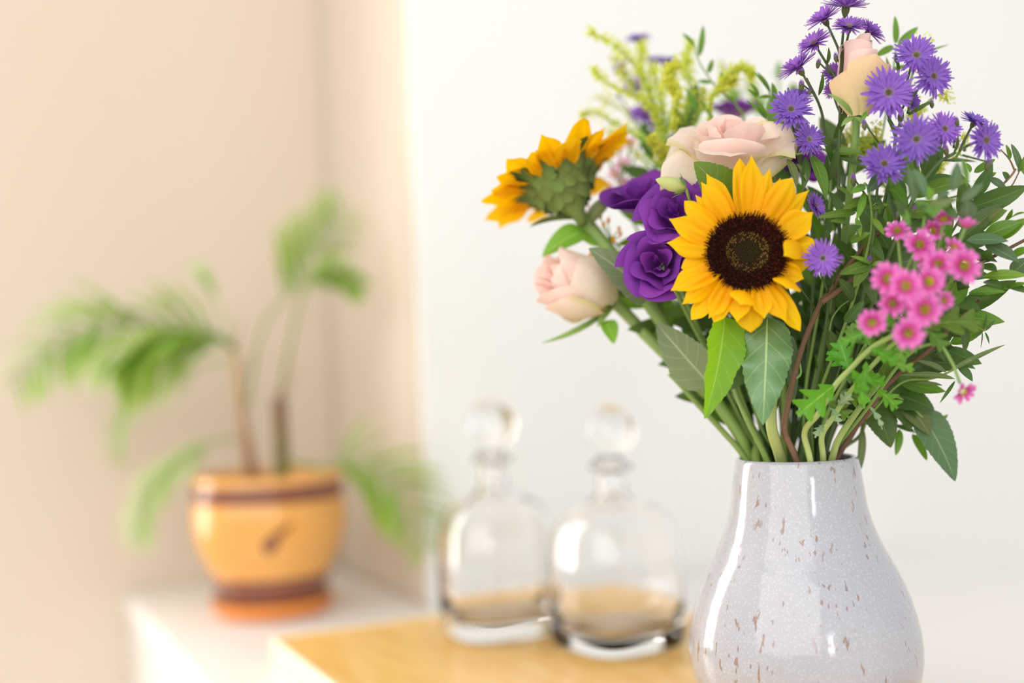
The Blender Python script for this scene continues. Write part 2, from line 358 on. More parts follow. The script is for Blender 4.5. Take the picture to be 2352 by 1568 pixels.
pr += [(r - .005, z - .001) for r, z in out[1:] if z > .02] + [(base_r - .008, .009), (.001, .008)]
vase = part('flower_vase', lathe('flower_vase', pr, 128, cap0=True, cap1=True), M['glaze'], None, Matrix.Translation(VA))
vase['label'] = 'pear-shaped pale grey speckled ceramic vase holding the bouquet'; vase['category'] = 'vase'

# ------------------------------------------------------------------ decanters
def decanter(name, label, bx, by, D, wpx, htop, y_sh, y_col, y_ball, rball, rot):
    p = px(bx, by, D); p.z = TOPZ + .0305; s = D / FPX
    t = thing(name, label, 'decanter', p, 'glass decanters on the oak tray')
    ybase = by; R = wpx / 2 * s; hs = (ybase - y_sh) * s; hc = (ybase - y_col) * s; rn = .0155
    q = 3.2
    o = [(R * .80, 0.0), (R * .90, .001), (R * .97, .006), (R * .995, .018), (R, .05), (R * .995, hs * .55), (R * .975, hs * .70), (R * .92, hs * .84), (R * .79, hs * .935), (R * .52, hs * .985), (rn * 1.25, hs + .003), (rn, hs + .010), (rn * .97, hc - .012), (rn * 1.0, hc - .007), (rn * 1.45, hc - .004), (rn * 1.5, hc - .001), (rn * 1.4, hc + .001)]
    th = .004
    i = [(rn * .78, hc + .001), (rn * .72, hc - .004), (rn * .70, hs + .012), (rn * .9, hs - .001), (R * .50, hs * .985 - th), (R * .76, hs * .935 - th), (R * .88, hs * .84 - th), (R * .935, hs * .70), (R * .955, hs * .55), (R * .95, .05), (R * .93, .030), (R * .80, .020), (R * .4, .017), (.0008, .019)]
    # plan is a soft square in the body and round in the neck
    seg = 72; V = []; F = []; pf = o + i
    for r, z in pf:
        f = max(0, min(1, (hs * 1.0 - z) / (hs * .25))); qq = 2 + (q - 2) * f
        for a_ in range(seg):
            a = 2 * PI * a_ / seg; c, sn = math.cos(a), math.sin(a); d = (abs(c) ** qq + abs(sn) ** qq) ** (-1 / qq); V.append((r * c * d, r * sn * d, z))
    for a_ in range(len(pf) - 1):
        for b_ in range(seg):
            b2 = (b_ + 1) % seg; F.append((a_ * seg + b_, a_ * seg + b2, (a_ + 1) * seg + b2, (a_ + 1) * seg + b_))
    F.append(tuple(range(seg))[::-1]); F.append(tuple((len(pf) - 1) * seg + b_ for b_ in range(seg)))
    MM = Matrix.Translation(p) @ Matrix.Rotation(rot, 4, 'Z')
    part('bottle', mesh('bottle', V, F), M['glass'], t, MM)
    zb = (ybase - y_ball) * s; rb = rball * s
    sp = [(rn * .60, hc - .020), (rn * .66, hc - .016), (rn * .72, hc - .0045), (rn * .76, hc + .0025), (rn * 1.25, hc + .0032), (rn * 1.25, hc + .006), (rn * .55, hc + .009)]
    for a in range(1, 15):
        an = -PI / 2 + PI * a / 15
        if rb * math.cos(an) > rn * .55 or an > 0: sp.append((rb * math.cos(an), zb + rb * math.sin(an)))
    sp.append((.0006, zb + rb))
    part('stopper', lathe('stopper', sp, 40), M['glass'], t, MM)
    return t
decanter('decanter', 'clear glass decanter with a ball stopper, nearer the palm pot', 1146, 1442, 1.33, 256, 0, 1128, 1042, 968, 58, math.radians(20))
decanter('decanter', 'clear glass decanter with a ball stopper, right beside the vase', 1418, 1452, 1.25, 276, 0, 1122, 1040, 962, 60, math.radians(34))

# ------------------------------------------------------------------ potted palm
DP = 1.64; s = DP / FPX
pb = px(627, 1392, DP); pb.z = TOPZ
sau = thing('plant_saucer', 'orange clay saucer under the palm pot', 'saucer', pb)
part('dish', lathe('dish', [(.066, 0), (.070, .0005), (.078, .006), (.083, .016), (.084, .020), (.082, .0215), (.079, .020), (.075, .011), (.068, .007), (.001, .007)], 64), M['pot_orange'], sau, Matrix.Translation(pb + Z * .0005))
pot = thing('potted_palm', 'small feathery palm in an amber and brown glazed pot by the wall corner', 'potted plant', pb + Z * .0085)
PM = Matrix.Translation(pb + Z * .0085)
part('pot', lathe('pot', [(.060, 0), (.066, .001), (.069, .010), (.0705, .018), (.074, .030), (.080, .046), (.090, .066), (.099, .088), (.1035, .108), (.1045, .124), (.103, .140), (.1005, .152), (.100, .154), (.100, .1745), (.0995, .1785), (.097, .182), (.093, .181), (.0915, .176), (.0915, .150), (.06, .10), (.001, .10)], 80), M['pot_amber'], pot, PM)
part('base_band', lathe('base_band', [(.0690, .0095), (.0716, .0105), (.0730, .018), (.0764, .030), (.0800, .040), (.0818, .0445), (.0812, .0465), (.0785, .0440)], 80, cap0=False, cap1=False), M['pot_brown'], pot, PM)
part('rim_band', lathe('rim_band', [(.1010, .1475), (.1032, .1485), (.1030, .160), (.1022, .1695), (.1003, .1705)], 80, cap0=False, cap1=False), M['pot_brown'], pot, PM)
part('soil', lathe('soil', [(.0905, .155), (.0905, .166), (.06, .170), (.03, .172), (.001, .171)], 40), M['soil'], pot, PM)
# small brown leaf motif painted on the front of the pot
pc = px(652, 1225, DP) ; dcen = Vector((pb.x, pb.y, 0)); dd = Vector((.022, -.1, 0)).normalized()
def potpatch(name, da, z, la, lh, tilt):
    V = []; F = []; uv = []
    def rr(zz):
        P_ = [(.080, .046), (.090, .066), (.099, .088), (.1035, .108), (.1045, .124), (.103, .140)]
        for (r1, z1), (r2, z2) in zip(P_, P_[1:]):
            if z1 <= zz <= z2: return r1 + (r2 - r1) * (zz - z1) / (z2 - z1)
        return .1
    for i in range(9):
        t = i / 8; wdt = math.sin(PI * t) * .5 * la + .0004
        for j in (-1, 0, 1):
            a_, b_ = (t - .5) * lh, j * wdt; x_ = a_ * math.sin(tilt) + b_ * math.cos(tilt); z_ = z + a_ * math.cos(tilt) - b_ * math.sin(tilt)
            R_ = rr(z_) + .0009; an = da + x_ / R_; V.append((R_ * math.cos(an), R_ * math.sin(an), z_)); uv.append((t, j * .5 + .5))
    for i in range(8):
        for j in range(2): F.append((i * 3 + j, i * 3 + j + 1, (i + 1) * 3 + j + 1, (i + 1) * 3 + j))
    return part(name, mesh(name, V, F, uv), M['pot_brown'], pot, PM)
af = -PI / 2 + .22
potpatch('painted_leaf', af, .098, .017, .034, .5); potpatch('painted_leaf', af + .12, .112, .009, .036, .9); potpatch('painted_leaf', af - .07, .093, .010, .022, -.5)
# trunks
def tpx(L, D): return [px(x, y, D) for x, y in L]
add_tube('trunk', pot, tpx([(580, 1100), (568, 1030), (556, 960), (545, 880), (538, 800)], DP), .0085, .0060, M['palm_stem'], bumps=.05)
add_tube('trunk', pot, tpx([(648, 1100), (646, 1020), (643, 960), (642, 915)], DP - .02), .0105, .0095, M['palm_stem_dark'], bumps=.05)
def blade_raw(shape, nu, nv, asp, bend=0, cup=0, fold=0, ruffle=0, rf=3.0, serr=0, nserr=14, tipcurl=0, seed=0, sweep=0, twist=0, ridge=0):
    rnd = random.Random(seed); ph = rnd.uniform(0, 6); cx = [0]; cz = [0]; ang = []
    for i in range(nu):
        t = (i + .5) / nu; a = -bend * (t - .5) * 2 - (tipcurl * ((t - .65) / .35) ** 2 if t > .65 else 0); ang.append(a)
        cx.append(cx[-1] + math.cos(a) / nu); cz.append(cz[-1] + math.sin(a) / nu)
    L = math.hypot(cx[-1], cz[-1]); th = math.atan2(cz[-1], cx[-1]); ct, st = math.cos(-th) / L, math.sin(-th) / L
    V = []; uv = []
    for i in range(nu + 1):
        t = i / nu; x, z = cx[i], cz[i]; x, z = x * ct - z * st, x * st + z * ct
        a = (ang[min(i, nu - 1)] + ang[max(i - 1, 0)]) / 2 - th; nx, nz = -math.sin(a), math.cos(a)
        wv = max(.012, shape(t)) * .5 * asp
        for j in range(nv + 1):
            v = j / nv * 2 - 1; wj = wv
            if serr and abs(v) > .99: wj *= 1 + serr * (((t * nserr) % 1.0) - .6)
            y = v * wj; h = (cup * v * v + fold * abs(v)) * wv + ruffle * asp * math.sin(rf * 2 * PI * t + ph + (2.1 if v > 0 else 0)) * abs(v) ** 1.6 * math.sin(PI * min(1, t * 1.1)) ** .5
            h += twist * v * wv * t + ridge * wv * math.cos(2.5 * PI * v) * math.sin(PI * min(1, t * 1.05))
            V.append((x + nx * h + sweep * abs(v) * wv, y, z + nz * h)); uv.append((t, j / nv))
    F = [(i * (nv + 1) + j, i * (nv + 1) + j + 1, (i + 1) * (nv + 1) + j + 1, (i + 1) * (nv + 1) + j) for i in range(nu) for j in range(nv)]
    return V, F, uv
SH = {
    'lance': lambda t: math.sin(PI * t ** .85) ** .85, 'oval': lambda t: math.sin(PI * t ** .9) ** .6 * (1 - .25 * t), 'heart': lambda t: math.sin(PI * t ** .55) ** .75,
    'petal': lambda t: (.42 + .58 * math.sin(PI * min(1, t * .95 + .05) ** 1.0)) * (1 - max(0, (t - .66) / .34) ** 1.5), 'round': lambda t: (.25 + .75 * math.sin(PI * .5 * min(1, t * 1.25))) * (1 - max(0, (t - .75) / .25) ** 2.5 * .9),
    'petal_round': lambda t: (.42 + .58 * math.sin(PI * min(1, t * .9 + .05))) * (1 - max(0, (t - .78) / .22) ** 2.2),
    'strap': lambda t: (.5 + .5 * min(1, t * 3)) * (1 - max(0, (t - .82) / .18) ** 2),
    'needle': lambda t: math.sin(PI * (t * .9 + .08)) ** .6,
    'lobed': lambda t: max(.07, math.sin(PI * min(1, t * 1.0) ** .8) ** .7 * (.28 + .72 * abs(math.sin(PI * (3.1 * t + .30))) ** 1.2)),
}
BC = {}
def blade(shape, asp, nu=10, nv=4, **kw):
    asp = max(.04, round(asp / .04) * .04); key = (shape, asp, nu, nv) + tuple(sorted(kw.items()))
    if key not in BC: BC[key] = mesh(shape, *blade_raw(SH[shape], nu, nv, asp, **kw))
    return BC[key]
def frond(path, D, n, ln, wl, m, spread=.9, droop=.3, start=.15, dz=0.0, sides=(1, -1), flip=False, seed=1, r=.0028, upb=0.0):
    rnd = random.Random(seed); P = [px(x, y, D + dz * i / (len(path) - 1)) for i, (x, y) in enumerate(path)]
    fo = add_tube('frond', pot, P, r, .0006, M['palm_leaf'] if m != 'palm_pale' else M['palm_pale'], sides=6); Q = smoothpts(P, 10); N = len(Q)
    for i in range(n):
        f = start + (1 - start) * (i + .5) / n; q = Q[int(f * (N - 1))]; t = (Q[min(N - 1, int(f * (N - 1)) + 1)] - Q[max(0, int(f * (N - 1)) - 1)]).normalized()
        sd = t.cross(BK).normalized()
        for sg in sides:
            L = ln * (math.sin(PI * (.18 + .72 * f)) ** .8) * rnd.uniform(.85, 1.1)
            d = t * (1 - spread * .55) + sd * sg * spread + BK * rnd.uniform(-.35, .35) - Z * droop * rnd.uniform(.6, 1.3) + Z * upb
            me = blade('needle', wl / ln, 6, 2, bend=.35, fold=.25, seed=1)
            part('leaflet', me, M[m], fo, frame(q, d, Z + BK * .6 + sd * .2, L))
# (pixel path, depth ...)
frond([(540, 800), (480, 758), (400, 742), (320, 745), (240, 742), (165, 768), (95, 815), (30, 895)], DP - .02, 27, .095, .0125, 'palm_leaf', .75, .55, .12, -.05, seed=2, upb=.0)
frond([(540, 805), (470, 765), (390, 765), (310, 800), (262, 835)], DP - .06, 19, .10, .013, 'palm_leaf', .55, .9, .10, -.08, seed=3)
frond([(545, 830), (470, 835), (380, 880), (300, 925), (268, 990), (266, 1060)], DP + .06, 17, .055, .0095, 'palm_pale', .5, .5, .2, .05, seed=4)
frond([(575, 1010), (500, 1010), (420, 1050), (355, 1110), (325, 1180), (315, 1255)], DP + .02, 17, .06, .0095, 'palm_pale', .55, .5, .25, -.05, seed=5)
frond([(560, 960), (600, 760), (650, 690), (700, 610), (745, 540), (795, 470)], DP + .02, 20, .085, .0070, 'palm_leaf', .7, .05, .42, .0, (1, -1), seed=6)
frond([(643, 915), (690, 690), (730, 640), (780, 640), (830, 660)], DP, 12, .05, .0095, 'palm_leaf', .5, .2, .4, .0, seed=7)
frond([(660, 1060), (740, 1075), (800, 1065), (860, 1085), (920, 1130), (965, 1200), (990, 1270)], DP - .05, 20, .085, .0065, 'palm_leaf', .75, .35, .25, -.05, seed=8)
frond([(542, 820), (520, 740), (490, 680), (452, 622)], DP, 4, .05, .010, 'palm_pale', .2, .0, .6, .0, seed=9)
for a, b_ in (((643, 915), (690, 830)), ((641, 915), (655, 800)), ((545, 880), (590, 790)), ((538, 800), (560, 700))):
    add_tube('spear_leaf', pot, [px(*a, DP), px((a[0] + b_[0]) / 2 + 4, (a[1] + b_[1]) / 2, DP), px(*b_, DP)], .0022, .0006, M['palm_stem'], sides=6)

# ------------------------------------------------------------------ bouquet helpers
NECK = px(1828, 1052, DV); NECK = Vector((VA.x, VA.y, ztop))
def neck(ox, od=0.0, deep=.11):
    """two points: in the vase mouth (ox pixels right of its middle, od metres nearer) and lower down inside"""
    a = NECK + Vector((ox * k, -od, .002)); b = NECK + Vector((-ox * k * .25, od * .3, -deep)); return [b, a]
def throat(ox, od, L):
    if ox is None: return []
    a = neck(ox, od)[1]; d = (a - px(*L[0])).normalized(); d = (d - Z * .35).normalized(); return [a + d * .055, a]
def P3(L): return [px(*p) for p in L]
def stem(t, L, r0, r1, m, ox=None, od=0.0, name='stem', **kw):
    """stem through (x, y, D) triples from the bottom up; with ox it starts in the vase mouth"""
    P = throat(ox, od, L) + P3(L)
    return add_tube(name, t, P, r0, r1, m, **kw)
def leaf(t, x0, y0, D0, x1, y1, D1, wpx, m, shape='lance', n=(0, .35, 1), bend=.25, cup=0, fold=.25, name='leaf', **kw):
    a = px(x0, y0, D0); b = px(x1, y1, D1); L = (b - a).length; asp = wpx * (D0 + D1) / 2 / FPX / L
    kw.setdefault('nu', 10); kw.setdefault('nv', 4)
    return part(name, blade(shape, asp, bend=round(bend, 2), cup=cup, fold=fold, **kw), M[m], t, frame(a, b - a, cvec(*n), L))
def leafy(t, L, m, mats, n, ln, wd, shape='lance', start=.25, ang=.9, seed=0, r0=.0013, r1=.0005, ox=None, od=0.0, back=.5):
    """a twig with n leaves set alternately along it"""
    rnd = random.Random(seed); P = throat(ox, od, L) + P3(L); add_tube('stem', t, P, r0, r1, M[m], sides=6)
    Q = smoothpts(P3(L), 10); N = len(Q)
    for i in range(n):
        f = start + (1 - start) * i / max(1, n - 1); j = min(N - 1, int(f * (N - 1))); q = Q[j]; tg = (Q[min(N - 1, j + 1)] - Q[max(0, j - 1)]).normalized()
        sd = tg.cross(BK).normalized() * (1 if i % 2 else -1); a = ang * rnd.uniform(.6, 1.25)
        d = tg * math.cos(a) + sd * math.sin(a) + BK * rnd.uniform(-back, back) - Z * .12
        if i == n - 1: d = tg
        l = ln * rnd.uniform(.75, 1.2)
        part('leaf', blade(shape, wd / ln, 8, 4, bend=rnd.choice((.15, .3, -.2)), fold=.22), M[mats[rnd.randrange(len(mats))]], t, frame(q, d, BK + UP * rnd.uniform(-.2, .9) + RT * rnd.uniform(-.6, .6), l))

# ---- sunflower heads
def disc_mesh(R):
    rnd = random.Random(3); V = []; F = []; col = []
    def dome(r): return R * .14 * (1 - (r / R) ** 2) - R * .10 * math.exp(-(r / (R * .35)) ** 2)
    rings, seg = 12, 48
    for i in range(rings + 1):
        for j in range(seg):
            r = R * i / rings; a = 2 * PI * j / seg; V.append((r * math.cos(a), r * math.sin(a), dome(r) - R * .02)); col.append((.012, .005, .002, 1))
    for i in range(rings):
        for j in range(seg): j2 = (j + 1) % seg; F.append((i * seg + j, (i + 1) * seg + j, (i + 1) * seg + j2, i * seg + j2))
    N = 1500
    for i in range(N):
        f = math.sqrt((i + .5) / N); r = R * 1.01 * f; a = i * 2.39996; x, y = r * math.cos(a), r * math.sin(a); z = dome(r)
        if f < .30: c0, c1, h, wd = S(38, 30, 10), S(82, 74, 28), .030, .018
        elif f < .53: c0, c1, h, wd = S(40, 24, 8), (S(206, 166, 70) if rnd.random() < .34 + 1.2 * (f - .3) else S(96, 66, 30)), .05, .013
        else: c0, c1, h, wd = S(38, 12, 6), (S(92, 36, 18) if rnd.random() < .5 else S(58, 18, 9)), .06 + .04 * f, .018
        lean = .25 + .9 * max(0, f - .55) + (.5 if f > .95 else 0); h *= R * rnd.uniform(.7, 1.25); wd *= R
        tip = Vector((x, y, z)) + Vector((math.cos(a) * lean + rnd.uniform(-.3, .3), math.sin(a) * lean + rnd.uniform(-.3, .3), 1)) * h
        b = len(V)
        for kk in range(3): an = kk * 2.094 + a; V.append((x + wd * math.cos(an), y + wd * math.sin(an), z - R * .01)); col.append(c0)
        for kk in range(3): an = kk * 2.094 + a; V.append((tip.x + wd * .7 * math.cos(an), tip.y + wd * .7 * math.sin(an), tip.z)); col.append(c1)
        F += [(b, b + 1, b + 4, b + 3), (b + 1, b + 2, b + 5, b + 4), (b + 2, b, b + 3, b + 5), (b + 3, b + 4, b + 5)]
    me = mesh('disc', V, F, smooth=False); ca = me.color_attributes.new('Col', 'FLOAT_COLOR', 'POINT')
    for i, c in enumerate(col): ca.data[i].color = c
    return me
m, nt, b = newmat('sunflower_disc'); va = nd(nt, 'ShaderNodeVertexColor', layer_name='Col'); nt.links.new(va.outputs[0], b.inputs['Base Color']); b.inputs['Roughness'].default_value = .8; b.inputs['Specular IOR Level'].default_value = .15; M['disc'] = m

DS = .865
sc_ = px(1716, 579, DS)
sf = thing('sunflower', 'large open sunflower facing forward with two hanging leaves, centre of the bouquet', 'sunflower', neck(-50, .02)[0])
sn = cvec(-.06, .10, 1); sx = cvec(1, .02, .06); R0 = psz(91, DS)
SM = zframe(sc_, sn, sx, (1, .93, 1)); part('disc', disc_mesh(R0), M['disc'], sf, SM, kind='stuff', label='dark brown seed disc with a golden ring')
ex = (sx - sn * sx.dot(sn)).normalized(); ey = sn.cross(ex)
# tip pixel x, y, width px, curl toward viewer, layer (0 = front row), base angle offset
SUNP = [(1728, 352, 54, .10, 0, 0), (1704, 354, 40, .05, 1, 0), (1771, 383, 42, .12, 0, 0), (1797, 402, 34, .9, 1, 0), (1822, 408, 58, .15, 0, 2), (1862, 432, 44, .2, 1, 2),
        (1866, 488, 62, 1.9, 0, -6), (1868, 556, 60, 2.2, 0, -4), (1864, 606, 56, 1.2, 1, 0), (1846, 640, 44, -.5, 1, 0), (1836, 762, 42, .1, 1, 6), (1802, 742, 46, .15, 0, 0),
        (1752, 735, 44, .2, 0, 4), (1724, 764, 62, .15, 1, 0), (1690, 742, 50, .15, 0, 0), (1626, 733, 48, .2, 0, -4), (1588, 734, 44, .1, 1, 0), (1566, 700, 50, .15, 0, 0), (1540, 668, 58, .25, 0, 4),
        (1566, 612, 46, .2, 1, 0), (1532, 556, 52, .15, 0, 0), (1537, 500, 50, .2, 0, 4), (1573, 458, 50, .25, 0, 0), (1612, 414, 46, .2, 0, -3), (1626, 390, 46, .1, 1, 0), (1655, 430, 40, .1, 1, 0), (1600, 440, 40, .1, 1, 0), (1590, 640, 40, .2, 1, 0), (1640, 740, 40, .1, 1, 0), (1790, 640, 40, .1, 1, 0)]
def sun_petal(t, c, x, y, D, n, wpx, curl, layer, off, r_in, seed, cup=-.35):
    tip = px(x, y, D); d = tip - c; d = d - n * d.dot(n); dist = d.length; dn = d.normalized()
    if off: dn = Matrix.Rotation(math.radians(off), 3, n) @ dn
    bpos = c + dn * r_in - n * (.002 + .004 * layer); tp = c + d - n * (.006 * layer - .002)
    L = (tp - bpos).length; asp = wpx * D / FPX / L
    me = blade('petal_round' if seed % 3 == 1 else 'petal', asp, 14, 10, ridge=.13, bend=.22, cup=cup, tipcurl=-curl if curl > 0 else -curl, seed=seed % 5, ruffle=.07, rf=1.2)
    side_ = n.cross(dn); tw_ = random.Random(seed * 3 + 1).uniform(-.45, .45)
    part('petal', me, M['sun_petal'], t, frame(bpos, tp - bpos, n + side_ * tw_, L))
for i, (x, y, wd, cu, ly, of) in enumerate(SUNP): sun_petal(sf, sc_, x, y, DS, sn, wd * 1.10, cu * .7, ly, of, R0 * .86, i, cup=-.3 if i % 3 else .25)
# the petals folded in over the right and lower rim of the disc
for (x0, y0, x1, y1, wd) in ((1812, 640, 1806, 662, 70), (1838, 560, 1800, 588, 50), (1712, 668, 1700, 700, 62)):
    a = px(x0, y0, DS - .004); b_ = px(x1, y1, DS - .016); L = (b_ - a).length
    part('petal', blade('petal', min(2.2, psz(wd, DS) / L), 10, 6, bend=.5, cup=-.3), M['sun_petal'], sf, frame(a, b_ - a, sn, L))
part('receptacle', lathe('receptacle', [(.004, -.030), (.007, -.020), (.016, -.011), (R0 * .9, -.005), (R0 * .95, -.003)], 24), M['bract'], sf, zframe(sc_, sn, sx))
for i in range(16):
    a = 2 * PI * i / 16; d = ex * math.cos(a) + ey * math.sin(a); p0 = sc_ + d * R0 * .7 - sn * .008
    part('bract', blade('heart', .5, 6, 4, bend=.2), M['bract'], sf, frame(p0, d - sn * .15, sn, .026))
stem(sf, [(1772, 980, .90), (1772, 900, .90), (1762, 800, .905), (1735, 680, .91), (1720, 600, .905), (1718, 590, .892)], .0046, .0036, M['stem_pale'], ox=-52, od=.026)
LK = dict(nu=42, nv=6, serr=.10, nserr=16)
leaf(sf, 1664, 728, .888, 1618, 962, .872, 100, 'sun_leaf', 'heart', (.35, .1, 1), .22, 0, .55, ruffle=.06, **LK)
leaf(sf, 1762, 728, .885, 1752, 976, .868, 118, 'sun_leaf_sheen', 'heart', (-.15, .3, 1), .35, -.35, .12, ruffle=.10, **LK)
leaf(sf, 1628, 880, .935, 1508, 742, .945, 105, 'sun_leaf_grey', 'heart', (-.35, .1, 1), .25, 0, .4, **LK)
leaf(sf, 1690, 470, .895, 1594, 372, .885, 110, 'leaf', 'heart', (.1, .1, 1), .15, 0, .15, **LK)
leaf(sf, 1722, 820, .92, 1640, 905, .92, 70, 'leaf_dark', 'heart', (.1, .3, 1), .15)
leaf(sf, 1800, 760, .91, 1822, 930, .915, 50, 'leaf_grey', 'heart', (.5, .1, 1), .15)

# side sunflower seen from behind and below
D2 = 1.0
c2 = px(1290, 425, D2); n2 = cvec(-.42, .80, -.26); x2 = cvec(.88, .36, 0); R2 = psz(88, D2)
sf2 = thing('sunflower', 'sunflower turned away to the upper left, showing green bracts', 'sunflower', neck(-110, 0)[0])
e2 = (x2 - n2 * x2.dot(n2)).normalized(); f2 = n2.cross(e2)
part('disc', disc_mesh(R2), M['disc'], sf2, zframe(c2 + n2 * .004, n2, e2), kind='stuff')
part('receptacle', lathe('receptacle', [(.004, -.040), (.006, -.030), (.011, -.023), (R2 * .58, -.015), (R2 * .92, -.002), (R2 * .96, .004)], 32), M['bract'], sf2, zframe(c2, n2, e2))
rnd = random.Random(12)
for i in range(24):
    a = 2 * PI * i / 24 + rnd.uniform(-.08, .08); d = e2 * math.cos(a) + f2 * math.sin(a); L = psz(rnd.uniform(100, 135), D2)
    dr = d * 1 + n2 * rnd.uniform(.0, .55) 
    part('petal', blade('petal_round' if i % 3 else 'petal', .56, 12, 10, ridge=.13, bend=.3, cup=-.3, tipcurl=rnd.choice((-.5, .2, .8)), ruffle=.10, rf=1.3, seed=i % 4), M['sun_petal'], sf2, frame(c2 + d * R2 * .86 + n2 * .002, dr, n2 - d * .3, L))
for row, (cnt, rr_, zz, sz, up_) in enumerate(((14, .90, -.003, .030, .55), (12, .70, -.012, .034, .75), (8, .42, -.020, .032, .75))):
    for i in range(cnt):
        a = 2 * PI * (i + .5 * row + rnd.uniform(-.15, .15)) / cnt; d = e2 * math.cos(a) + f2 * math.sin(a); ot = d * .55 - n2 * .85
        part('bract', blade('heart', .60, 10, 6, bend=-.45, cup=-.55), M['bract'], sf2, frame(c2 + d * R2 * rr_ + n2 * zz + ot * (.002 + .0012 * row), d * (1 - up_ * .6) + n2 * up_ * rnd.uniform(.6, 1.2), ot, sz * rnd.uniform(.8, 1.15)))
stem(sf2, [(1690, 985, .955), (1560, 800, .975), (1450, 640, .99), (1375, 545, 1.0), (1328, 490, 1.0)], .0043, .0062, M['stem'], ox=-108, od=-.005)
leaf(sf2, 1490, 680, .965, 1352, 570, .95, 100, 'sun_leaf_grey', 'heart', (.2, .4, 1), .25, 0, .2, **LK)
leaf(sf2, 1345, 520, 1.0, 1420, 440, .99, 34, 'leaf_olive', 'lance', (0, .5, 1), .5)
leaf(sf2, 1330, 505, 1.0, 1215, 522, .99, 22, 'bract', 'lance', (0, .8, .6), .4)
leaf(sf2, 1340, 530, 1.0, 1245, 590, .99, 62, 'leaf_light', 'heart', (-.3, .4, 1), .4)
leaf(sf2, 1385, 560, 1.0, 1300, 520, 1.01, 50, 'leaf_light', 'heart', (.2, .5, 1), .3)

# ---- cupped flowers (roses, lisianthus)
def cup_petal(span, h, rb, rm, rt, curl, ruffle=0, rf=2.0, seed=0, nu=12, nv=9, notch=.18, spiral=.10):
    rnd = random.Random(seed); ph = rnd.uniform(0, 6); ph2 = rnd.uniform(0, 6); V = []; uv = []
    for i in range(nv + 1):
        t = i / nv; r = (1 - t) ** 2 * rb + 2 * t * (1 - t) * rm + t * t * rt; z = h * t
        wp = min(1.0, .35 + 1.3 * t) if t < .5 else 1.0
        for j in range(nu + 1):
            u = j / nu * 2 - 1; a = u * span / 2 * wp; l = max(0, (t - .72) / .28); cr = curl * (l ** 1.6) * (1 + .35 * math.sin(ph2 + 3 * u))
            rr = r * (1 + spiral * u) + cr + ruffle * math.sin(rf * PI * u * 2 + ph) * t * t
            zz = z - h * notch * abs(u) ** 2.6 * t - abs(cr) * .45 * l + ruffle * .6 * math.sin(rf * 1.4 * PI * u * 2 + ph2) * t * t
            V.append((rr * math.cos(a), rr * math.sin(a), zz)); uv.append((t, j / nu))
    F = [(i * (nu + 1) + j, i * (nu + 1) + j + 1, (i + 1) * (nu + 1) + j + 1, (i + 1) * (nu + 1) + j) for i in range(nv) for j in range(nu)]
    return mesh('petal', V, F, uv)
def cup_flower(t, pos, axis, xh, size, layers, seed=0, notch=.18, fr=(1.2, 2.2)):
    """layers: (count, start angle, span, h, rb, rm, rt, curl, ruffle, material) in units of size, petals as parts"""
    rnd = random.Random(seed); Fm = zframe(pos, axis, xh, size)
    for li, (n, a0, span, h, rb, rm, rt, curl, ruf, m) in enumerate(layers):
        for i in range(n):
            me = cup_petal(span * rnd.uniform(.92, 1.08), h * rnd.uniform(.93, 1.07), rb, rm * rnd.uniform(.95, 1.05), rt * rnd.uniform(.92, 1.08), curl * rnd.uniform(.7, 1.3), ruf, rnd.uniform(*fr), rnd.randrange(10 ** 6), notch=notch)
            part('petal', me, M[m], t, Fm @ Matrix.Rotation(a0 + 2 * PI * i / n + rnd.uniform(-.12, .12), 4, 'Z'))
    return Fm
def sepals(t, pos, axis, n, L, m='stem', out=1.0, bend=.5):
    x = axis.orthogonal().normalized(); y = axis.cross(x)
    for i in range(n):
        a = 2 * PI * i / n; d = x * math.cos(a) + y * math.sin(a)
        part('sepal', blade('lance', .26, 8, 4, bend=bend, fold=.2), M[m], t, frame(pos + d * .004, d * out + axis * .4, axis, L))

# big pale pink rose
DR = .93
r1 = thing('rose', 'wide open pale pink rose standing just above the front sunflower', 'rose', neck(-20, -.01)[0])
ax1 = cvec(.02, .92, .40)
cup_flower(r1, px(1672, 440, DR + .01), ax1, RT, psz(150, DR), [
    (2, .9, 1.1, .98, .04, .10, .05, .04, 0, 'rose_in'), (3, .3, 1.7, 1.12, .10, .22, .12, .05, .01, 'rose_in'), (3, 1.3, 1.8, 1.14, .16, .36, .24, .07, .012, 'rose_in'),
    (4, 0.2, 1.7, 1.12, .18, .42, .36, .08, .012, 'rose_mid'), (3, 1.9, 1.9, 1.06, .20, .48, .52, .13, .012, 'rose_mid'), (3, 4.4, 1.6, .90, .22, .50, .74, .20, .02, 'rose_out')], 5, .12)
# broad guard petals: flaring left, flaring right, low front
for (x0, y0, x1, y1, wd, nn, bd, d1) in ((1660, 440, 1522, 378, 120, (-.55, .35, 1), -.35, .92), (1700, 440, 1812, 290, 120, (.45, .25, 1), -.30, .91), (1665, 455, 1690, 318, 150, (0, .1, 1), -.25, .885), (1650, 450, 1545, 330, 110, (-.5, .3, 1), -.3, .945), (1700, 440, 1775, 300, 110, (.5, .2, 1), -.3, .93)):
    a = px(x0, y0, DR - .01); b_ = px(x1, y1, d1); L = (b_ - a).length
    part('petal', blade('round', psz(wd, DR) / L, 14, 8, bend=bd, cup=-.28, ruffle=.03, rf=1.1, seed=int(x1) % 7, tipcurl=.55), M['rose_out' if wd < 140 else 'rose_mid'], r1, frame(a, b_ - a, cvec(*nn), L))
stem(r1, [(1800, 900, .955), (1760, 700, .96), (1690, 500, .95), (1672, 445, .942)], .0034, .003, M['stem'], ox=-20, od=-.012)
sepals(r1, px(1672, 446, DR + .012), ax1, 5, .03)

